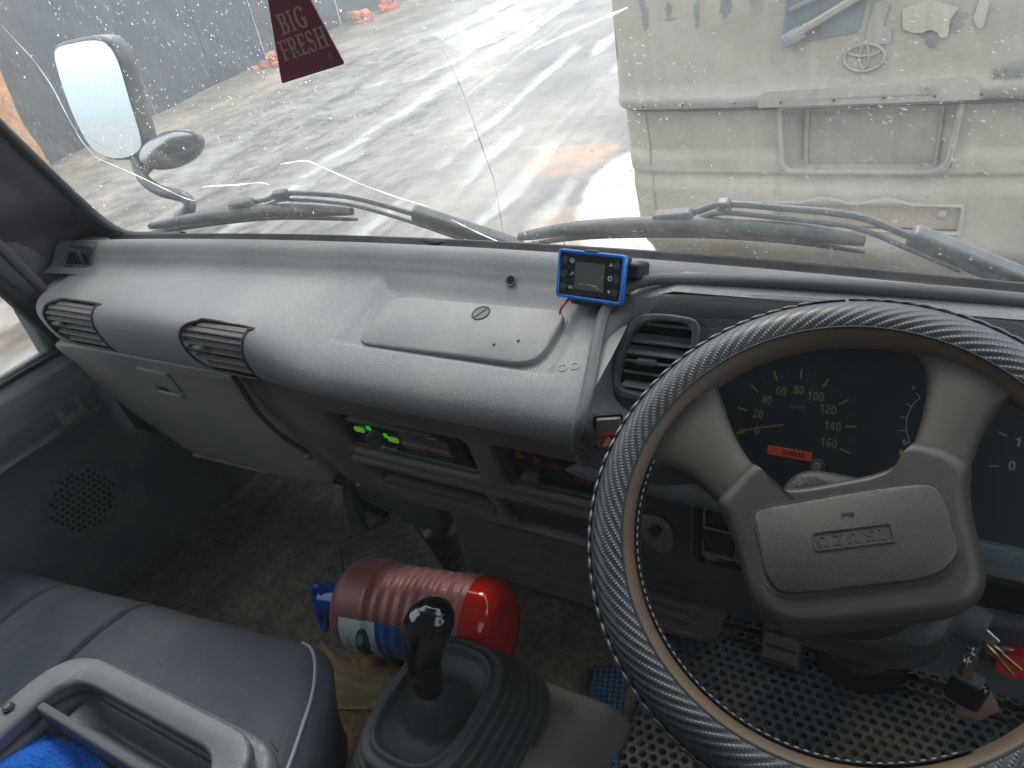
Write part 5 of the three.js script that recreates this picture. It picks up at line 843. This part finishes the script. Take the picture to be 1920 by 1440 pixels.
{ // rubber mats, heater casing, pedals
  const fm = thing('rubber_mat', 'loose dark rubber mat with raised ovals propped behind the bottle', 'mat');
  const O = V(-0.385, 0.835, -0.735), F = frame(O, V(0.78, -0.02, -0.62), V(0.55, 0.42, 0.75)); // leans towards the seat
  const P0 = [V(-0.520, 0.795, -0.725), V(-0.372, 0.862, -0.792), V(-0.225, 0.80, -0.715), V(-0.40, 0.79, -0.60)];
  const bil = (u, v, o = 0) => { const p = P0[0].clone().lerp(P0[1], u), q = P0[3].clone().lerp(P0[2], u), r = p.lerp(q, v); const nn = P0[1].clone().sub(P0[0]).cross(P0[3].clone().sub(P0[0])).normalize(); if (nn.y < 0) nn.negate(); return r.addScaledVector(nn, o + 0.012 * Math.sin(u * 3.1) * Math.sin(v * 3.1)); };
  part(fm, 'sheet', grid(30, 24, (u, v) => { const p = bil(u, v); return [p.x, p.y, p.z, u * 0.2, v * 0.16]; }), M.matrub = std({ map: rep(dusty([84, 84, 86], 0.6, 521), 4), roughness: 0.6 }));
  part(fm, 'sheet_back', grid(30, 24, (u, v) => { const p = bil(u, v, -0.004); return [p.x, p.y, p.z, u * 0.2, v * 0.16]; }), M.matrub);
  const rim = []; for (let i = 0; i <= 12; i++) rim.push(bil(i / 12, 0, 0)); for (let i = 1; i <= 12; i++) rim.push(bil(1, i / 12, 0)); for (let i = 1; i <= 12; i++) rim.push(bil(1 - i / 12, 1, 0)); for (let i = 1; i < 12; i++) rim.push(bil(0, 1 - i / 12, 0));
  part(fm, 'rim', tube(rim, 0.0045, 160, 8, true), M.matrub);
  const ov = new THREE.TorusGeometry(0.0055, 0.0012, 6, 16); ov.scale(1.25, 0.75, 1);
  for (let i = 1; i < 11; i++) for (let j = 1; j < 9; j++) { const u = (i + (j % 2) * 0.5) / 11.5, v = j / 9.4, p = bil(u, v, 0.0012), du = bil(u + 0.02, v).sub(bil(u, v)), dv = bil(u, v + 0.02).sub(bil(u, v)); const m = part(fm, 'raised_oval', ov, M.matrub); m.applyMatrix4(frame(p, du, dv.negate())); }

  // honeycomb foam mat in the driver's footwell
  const hm = thing('honeycomb_mat', 'dark blue black honeycomb foam mat under the steering wheel', 'mat');
  const R = 0.0094, dx = R * Math.sqrt(3), dzz = R * 1.5, x0 = 0.178, x1 = 0.88, zA = -0.875, zB = -0.30, pos = [], idx = [];
  const yT = FLOOR + 0.012, hole = 0.0058; let cells = 0;
  for (let j = 0; zA + j * dzz < zB; j++) for (let i = 0; x0 + i * dx < x1; i++) {
    const cxx = x0 + (i + (j % 2) * 0.5) * dx, cz = zA + j * dzz, b0 = pos.length / 3; cells++;
    const lift = Math.max(0, -0.78 - cz) * 1.1;
    for (const [r, dy] of [[R, 0], [hole + 0.0006, 0], [hole - 0.0004, -0.0016], [hole - 0.0012, -0.009]]) for (let k = 0; k < 6; k++) { const a = (k + 0.5) * Math.PI / 3; pos.push(cxx + Math.cos(a) * r, yT + dy + lift, cz + Math.sin(a) * r); }
    for (let l = 0; l < 3; l++) for (let k = 0; k < 6; k++) { const a = b0 + l * 6 + k, b = b0 + l * 6 + (k + 1) % 6; idx.push(a, a + 6, b, b, a + 6, b + 6); }
    for (let k = 1; k < 5; k++) idx.push(b0 + 18, b0 + 18 + k + 1, b0 + 18 + k);
  }
  const hg = new THREE.BufferGeometry(); hg.setAttribute('position', new THREE.Float32BufferAttribute(pos, 3)); hg.setIndex(idx); hg.computeVertexNormals();
  const uvs = []; for (let i = 0; i < pos.length; i += 3) uvs.push(pos[i], pos[i + 2]); hg.setAttribute('uv', new THREE.Float32BufferAttribute(uvs, 2));
  const hc = part(hm, 'foam_cells', toCreasedNormals(hg, 0.4), std({ map: rep(dusty([52, 60, 68], 1.1, 531, [1.5, 1.25, 1.0]), 2.5), roughness: 0.6 })); hc.userData.kind = 'stuff';
  part(hm, 'mat_edge', tube([[x0 - 0.004, yT - 0.004, zB], [x0 - 0.006, yT - 0.004, -0.5], [x0 - 0.006, yT - 0.004, -0.80], [x0 + 0.02, yT + 0.04, -0.845]], 0.006, 40, 8), M.rubber);
  // corner of a blue dotted mat sticking out beside the wheel
  const bmat = thing('dotted_mat', 'blue dotted rubber mat edge between engine hump and driver footwell', 'mat');
  part(bmat, 'sheet', at(rbox(0.055, 0.006, 0.30, 0.002), 0.150, FLOOR + 0.016, -0.52, 0, 0.30), std({ color: 0x1d3a50, roughness: 0.6 }));
  { const g2 = []; for (let i = 0; i < 6; i++) for (let j = 0; j < 32; j++) g2.push(at(new THREE.SphereGeometry(0.0034, 8, 5), -0.022 + i * 0.0088, 0.004, -0.142 + j * 0.0088)); const dm = part(bmat, 'dots', merge(g2).applyMatrix4(new THREE.Matrix4().compose(V(0.150, FLOOR + 0.016, -0.52), new THREE.Quaternion().setFromEuler(new THREE.Euler(0, 0.30, 0)), V(1, 1, 1))), std({ color: 0x2e5f80, roughness: 0.5 })); dm.userData.kind = 'stuff'; }

  const hu = thing('heater_casing', 'dark ribbed heater casing below the centre stack', 'heater');
  part(hu, 'box', at(rbox(0.46, 0.27, 0.16, 0.03, 4), 0.03, 0.975, -0.795), M.stack);
  for (let i = 0; i < 6; i++) part(hu, 'rib', bar(V(-0.185 + i * 0.014, 1.035 - i * 0.032, -0.7135), V(0.24, 1.035 - i * 0.032, -0.7135), 0.006, 0.0045, V(0, 1, 0), 0.002), M.stack);
  part(hu, 'duct', extr(rshape([[-0.10, 0.06, 0.01], [-0.105, -0.02, 0.02], [0.06, -0.11, 0.02], [0.085, -0.03, 0.02], [0.09, 0.06, 0.01]]), 0.05, 0.012, frame(V(-0.345, 0.955, -0.815), V(1, 0, -0.05), V(0, 0.97, 0.2)), 4), M.ductm = std({ map: rep(dusty([76, 84, 88], 0.4, 541), 3), roughness: 0.5 }));
  part(hu, 'hose', tube([[-0.50, 0.93, -0.80], [-0.515, 0.87, -0.79], [-0.50, 0.81, -0.775], [-0.47, 0.79, -0.76]], 0.016, 30, 12), M.panel);
  part(hu, 'bracket', at(rbox(0.07, 0.16, 0.02, 0.006), -0.515, 0.87, -0.835, 0.1), M.deep);
  part(hu, 'bolt', at(new THREE.SphereGeometry(0.009, 12, 10), -0.252, 0.93, -0.715), M.lowdash);
  const rag = new THREE.Mesh(grid(30, 12, (u, v) => { const x = lerp(-0.485, -0.40, u), z = lerp(-0.775, -0.735, v); return [x, 0.80 + 0.022 * Math.sin(u * 3.1) * (0.5 + 0.5 * fbm(u * 6, v * 3, 3, 0, 551)) + 0.01 * Math.sin(v * 3.1), z - 0.03 * u, u, v]; }), std({ color: 0x8d6a4c, roughness: 0.9 })); rag.name = 'tan_rag'; tag(rag, 'small tan rag tucked behind the loose rubber mat', 'rag');
  const sk = new THREE.Mesh(grid(60, 24, (u, v) => { const a = lerp(-0.40, -0.16, u), z = lerp(-0.53, -0.445, v) + 0.02 * Math.sin(u * 5); return [a, FLOOR + 0.004 + 0.014 * fbm(u * 9, v * 4, 4, 0, 553) * Math.sin(Math.PI * clamp(v, 0.02, 0.98)) * Math.sin(Math.PI * u), z, u, v]; }), std({ map: rep(dusty([150, 136, 98], 0.6, 554), 2), roughness: 0.9 })); sk.name = 'floor_cloth'; tag(sk, 'dusty khaki cloth on the floor between seat and bottle', 'cloth');

  const pedal = (label, x, y, z, w, hgt, tilt, m) => {
    const p = thing('pedal', label, 'pedal', 'foot pedals');
    part(p, 'pad', at(rbox(w, hgt, 0.012, 0.006, 3), x, y, z, tilt, 0, 0.05), m);
    for (let i = -1; i <= 1; i++) part(p, 'tread', at(rbox(w * 0.8, 0.005, 0.006, 0.002), x, y + i * hgt * 0.27, z + 0.008 + i * hgt * 0.27 * Math.tan(tilt), tilt), M.rubber);
    part(p, 'arm', between(V(x, y + hgt * 0.3, z - 0.006), V(x, y + 0.25, z - 0.09), 0.008, 0.008, 10), M.black);
  };
  pedal('worn metal foot pedal showing left of the steering column', 0.342, 0.835, -0.775, 0.058, 0.07, -0.55, M.wornsteel);
}

{ // the driver's own seat, behind and below the view
  const s = thing('driver_seat', 'grey vinyl driver seat behind the steering wheel, below the view', 'seat');
  part(s, 'cushion', at(rbox(0.5, 0.14, 0.5, 0.05, 5), 0.46, 1.0, 0.32), M.vinyl);
  part(s, 'backrest', at(rbox(0.5, 0.75, 0.16, 0.06, 5), 0.46, 1.42, 0.62, 0.15), M.vinyl);
  part(s, 'pedestal', at(rbox(0.4, 0.16, 0.4, 0.02), 0.46, 0.86, 0.34), M.black);
}
// ------------------------------------------------------------------ small things on the dashboard
{ // blue framed controller standing on the dash
  const m = thing('heater_controller', 'blue framed black controller with round buttons standing on the dashboard', 'controller');
  const O = V(0.1425, 1.4735, -0.699), F = frame(O, V(1, -0.02, 0.06), V(0.02, 0.93, -0.37)), T = (x, y, z) => F.clone().multiply(new THREE.Matrix4().makeTranslation(x, y, z));
  part(m, 'case', extr(rrect(-0.0395, -0.0255, 0.0395, 0.0255, 0.005), 0.012, 0.003, T(0, 0, -0.018)), M.black);
  const fr = rrect(-0.042, -0.0275, 0.042, 0.0275, 0.005); fr.holes.push(rrect(-0.0385, -0.024, 0.0385, 0.024, 0.0025));
  part(m, 'blue_frame', extr(fr, 0.006, 0.0012, T(0, 0, -0.003)), phy({ color: 0x1878dd, roughness: 0.22, clearcoat: 0.6 }));
  part(m, 'front', extr(rrect(-0.039, -0.0245, 0.039, 0.0245, 0.002), 0.002, 0, T(0, 0, -0.0005)), std({ color: 0x24282d, roughness: 0.35 }));
  const sc = canvas(512, 420, (g, w, h) => { g.fillStyle = '#62685f'; g.fillRect(0, 0, w, h); for (let i = 0; i < 500; i++) { g.fillStyle = `rgba(${rr(70, 130)},${rr(80, 135)},${rr(75, 120)},0.10)`; g.beginPath(); g.ellipse(rr(0, w), rr(0, h), rr(8, 60), rr(4, 20), rr(0, 3), 0, 7); g.fill(); } g.strokeStyle = 'rgba(215,220,210,0.75)'; g.lineWidth = 9; g.beginPath(); g.moveTo(90, 335); g.lineTo(130, 345); g.lineTo(150, 325); g.moveTo(200, 325); g.lineTo(290, 330); g.lineTo(380, 360); g.lineTo(440, 385); g.moveTo(300, 330); g.lineTo(420, 340); g.stroke(); g.fillStyle = 'rgba(210,216,205,0.6)'; g.fillRect(470, 170, 26, 20); });
  part(m, 'screen', new THREE.PlaneGeometry(0.037, 0.031).applyMatrix4(T(-0.001, -0.0005, 0.0022)), std({ map: sc, roughness: 0.15 }));
  for (const [x, y] of [[-0.0325, 0.0155], [-0.0325, 0.0005], [-0.0325, -0.0145], [0.0325, 0.0155], [0.0325, 0.0005], [0.0325, -0.0145]]) part(m, 'button', at(cyl(0.0042, 0.0048, 0.004, 24), x, y, 0.003, Math.PI / 2).applyMatrix4(F), M.console);
  const tri = (x, y, s) => new THREE.Shape([[-0.002, -0.0016 * s], [0.002, -0.0016 * s], [0, 0.0022 * s]].map(([a, b]) => new THREE.Vector2(x + a, y + b)));
  part(m, 'arrow_mark', extr(tri(0.0245, 0.0155, 1), 0.0004, 0, T(0, 0, 0.0016)), M.white); part(m, 'arrow_mark', extr(tri(0.0245, -0.0145, -1), 0.0004, 0, T(0, 0, 0.0016)), M.white);
  part(m, 'dial_mark', at(new THREE.TorusGeometry(0.0022, 0.0006, 6, 20), 0.0245, 0.0005, 0.0018).applyMatrix4(F), M.white);
  part(m, 'clock_mark', merge([at(new THREE.TorusGeometry(0.0022, 0.0005, 6, 20), -0.0245, 0.0155, 0.0018).applyMatrix4(F), bar(V(-0.026, 0.0148, 0.0018).applyMatrix4(F), V(-0.023, 0.0162, 0.0018).applyMatrix4(F), 0.0006, 0.0005)]), M.white);
  part(m, 'mode_mark', merge([bar(V(-0.027, -0.0008, 0.0018).applyMatrix4(F), V(-0.0235, -0.0002, 0.0018).applyMatrix4(F), 0.0009, 0.0006), at(new THREE.TorusGeometry(0.0011, 0.0004, 6, 16), -0.0228, 0.0014, 0.0018).applyMatrix4(F)]), M.white);
  part(m, 'ok_lettering', text('OK', 0.0032, 0.0004, T(-0.0245, -0.0148, 0.0016)), M.white);
  part(m, 'clip', at(rbox(0.017, 0.003, 0.008, 0.001), -0.001, 0.0278, 0.0).applyMatrix4(F), M.console); part(m, 'clip', at(rbox(0.017, 0.003, 0.008, 0.001), -0.001, -0.0278, 0.0).applyMatrix4(F), M.console);
  part(m, 'swivel_mount', at(rbox(0.016, 0.02, 0.03, 0.005), 0.047, 0.01, -0.022).applyMatrix4(F), M.black);
  part(m, 'foot', at(rbox(0.06, 0.012, 0.02, 0.003), 0.0, -0.0295, -0.018).applyMatrix4(F), M.black);
  const wire = new THREE.Mesh(tube([[0.1165, 1.449, -0.697], [0.113, 1.4445, -0.688], [0.110, 1.441, -0.68], [0.108, 1.434, -0.676]], 0.0016, 24, 8), std({ color: 0xb0304a, roughness: 0.4 })); wire.name = 'red_wire'; tag(wire, 'short red wire running from the blue controller into the dash', 'wire');
}
{ // scrap of rubber caught in the gasket
  const g = new THREE.Mesh(grid(24, 10, (u, v) => { const a = u * Math.PI * 2, s = Math.sin(Math.PI * clamp(v, 0.02, 0.98)); const x = -0.128 + (v - 0.5) * 0.046; return [x, 1.4665 + 0.0035 * s * Math.sin(a) + 0.001 * Math.sin(v * 9), -0.776 + 0.006 * s * Math.cos(a), u, v]; }), M.deep);
  g.name = 'rubber_scrap'; g.castShadow = true; tag(g, 'small black rubber scrap lying on the gasket below the windscreen', 'scrap');
}
{ // hanging paper air freshener
  const f = thing('air_freshener', 'maroon flared card air freshener reading BIG FRESH hanging at the windscreen', 'air freshener');
  const P = [[-0.1415, 1.834], [-0.072, 1.828], [-0.0585, 1.733], [-0.1525, 1.719]].map(([x, y]) => V(x, y, -0.62));
  const F = frame(V(-0.105, 1.726, -0.62), V(0.94, 0.14, 0).normalize(), V(-0.14, 0.94, 0));
  const inv = F.clone().invert(), q = [[-0.152, 1.719], [-0.058, 1.733], [-0.105, 1.872], [-0.118, 1.872]].map(([x, y]) => { const p = V(x, y, -0.62).applyMatrix4(inv); return [p.x, p.y]; });
  const red = phy({ map: dusty([134, 58, 80], 0.15, 601), roughness: 0.7, transmission: 0.22, thickness: 0 });
  part(f, 'card', extr(rshape(q, 0.003), 0.0012, 0.0003, F, 1), red);
  const ink = std({ color: 0xb48c7e, roughness: 0.5 }), ser = await new FontLoader().loadAsync('fonts/droid/droid_serif_bold.typeface.json');
  const word = (str, size, x, y, sx = 1) => { const g = new TextGeometry(str, { font: ser, size, depth: 0.0003, curveSegments: 4, bevelEnabled: false }); g.computeBoundingBox(); const b = g.boundingBox; g.translate(-(b.min.x + b.max.x) / 2, -(b.min.y + b.max.y) / 2, 0); g.scale(sx, 1, 1); return g.applyMatrix4(F.clone().multiply(new THREE.Matrix4().makeTranslation(x, y, 0.0016))); };
  part(f, 'lettering', merge([word('BIG', 0.0195, 0.003, 0.052, 0.82), word('FRESH', 0.0195, 0.005, 0.029, 0.76)]), ink);
  part(f, 'small_print', merge([word('SPICED UP FOR YOU', 0.0034, 0, 0.026, 1), word('long lasting scent', 0.0026, 0.004, 0.017, 1)].slice(0, 1).concat([bar(V(-0.02, 0.026, 0.0018).applyMatrix4(F), V(0.022, 0.026, 0.0018).applyMatrix4(F), 0.0006, 0.0014)]).slice(1)), std({ color: 0x7a5058, roughness: 0.5 }));
  part(f, 'corner_mark', extr(new THREE.Shape([new THREE.Vector2(-0.004, -0.003), new THREE.Vector2(0.004, -0.003), new THREE.Vector2(0.0005, 0.005)]), 0.0003, 0, F.clone().multiply(new THREE.Matrix4().makeTranslation(0.034, 0.011, 0.0016))), std({ color: 0x8a6478, roughness: 0.5 }));
  part(f, 'string', tube([[-0.1115, 1.868, -0.6195], [-0.112, 1.98, -0.616], [-0.11, 2.14, -0.60]], 0.0008, 20, 6), M.white);
}
// every thing made of parts stands at its own base
scene.updateMatrixWorld(true);
for (const o of scene.children) if (o.isGroup) {
  const b = new THREE.Box3().setFromObject(o), c = b.getCenter(V(0, 0, 0)); c.y = b.min.y;
  o.position.add(c); for (const k of o.children) k.position.sub(c);
}
renderer.render(scene, camera);
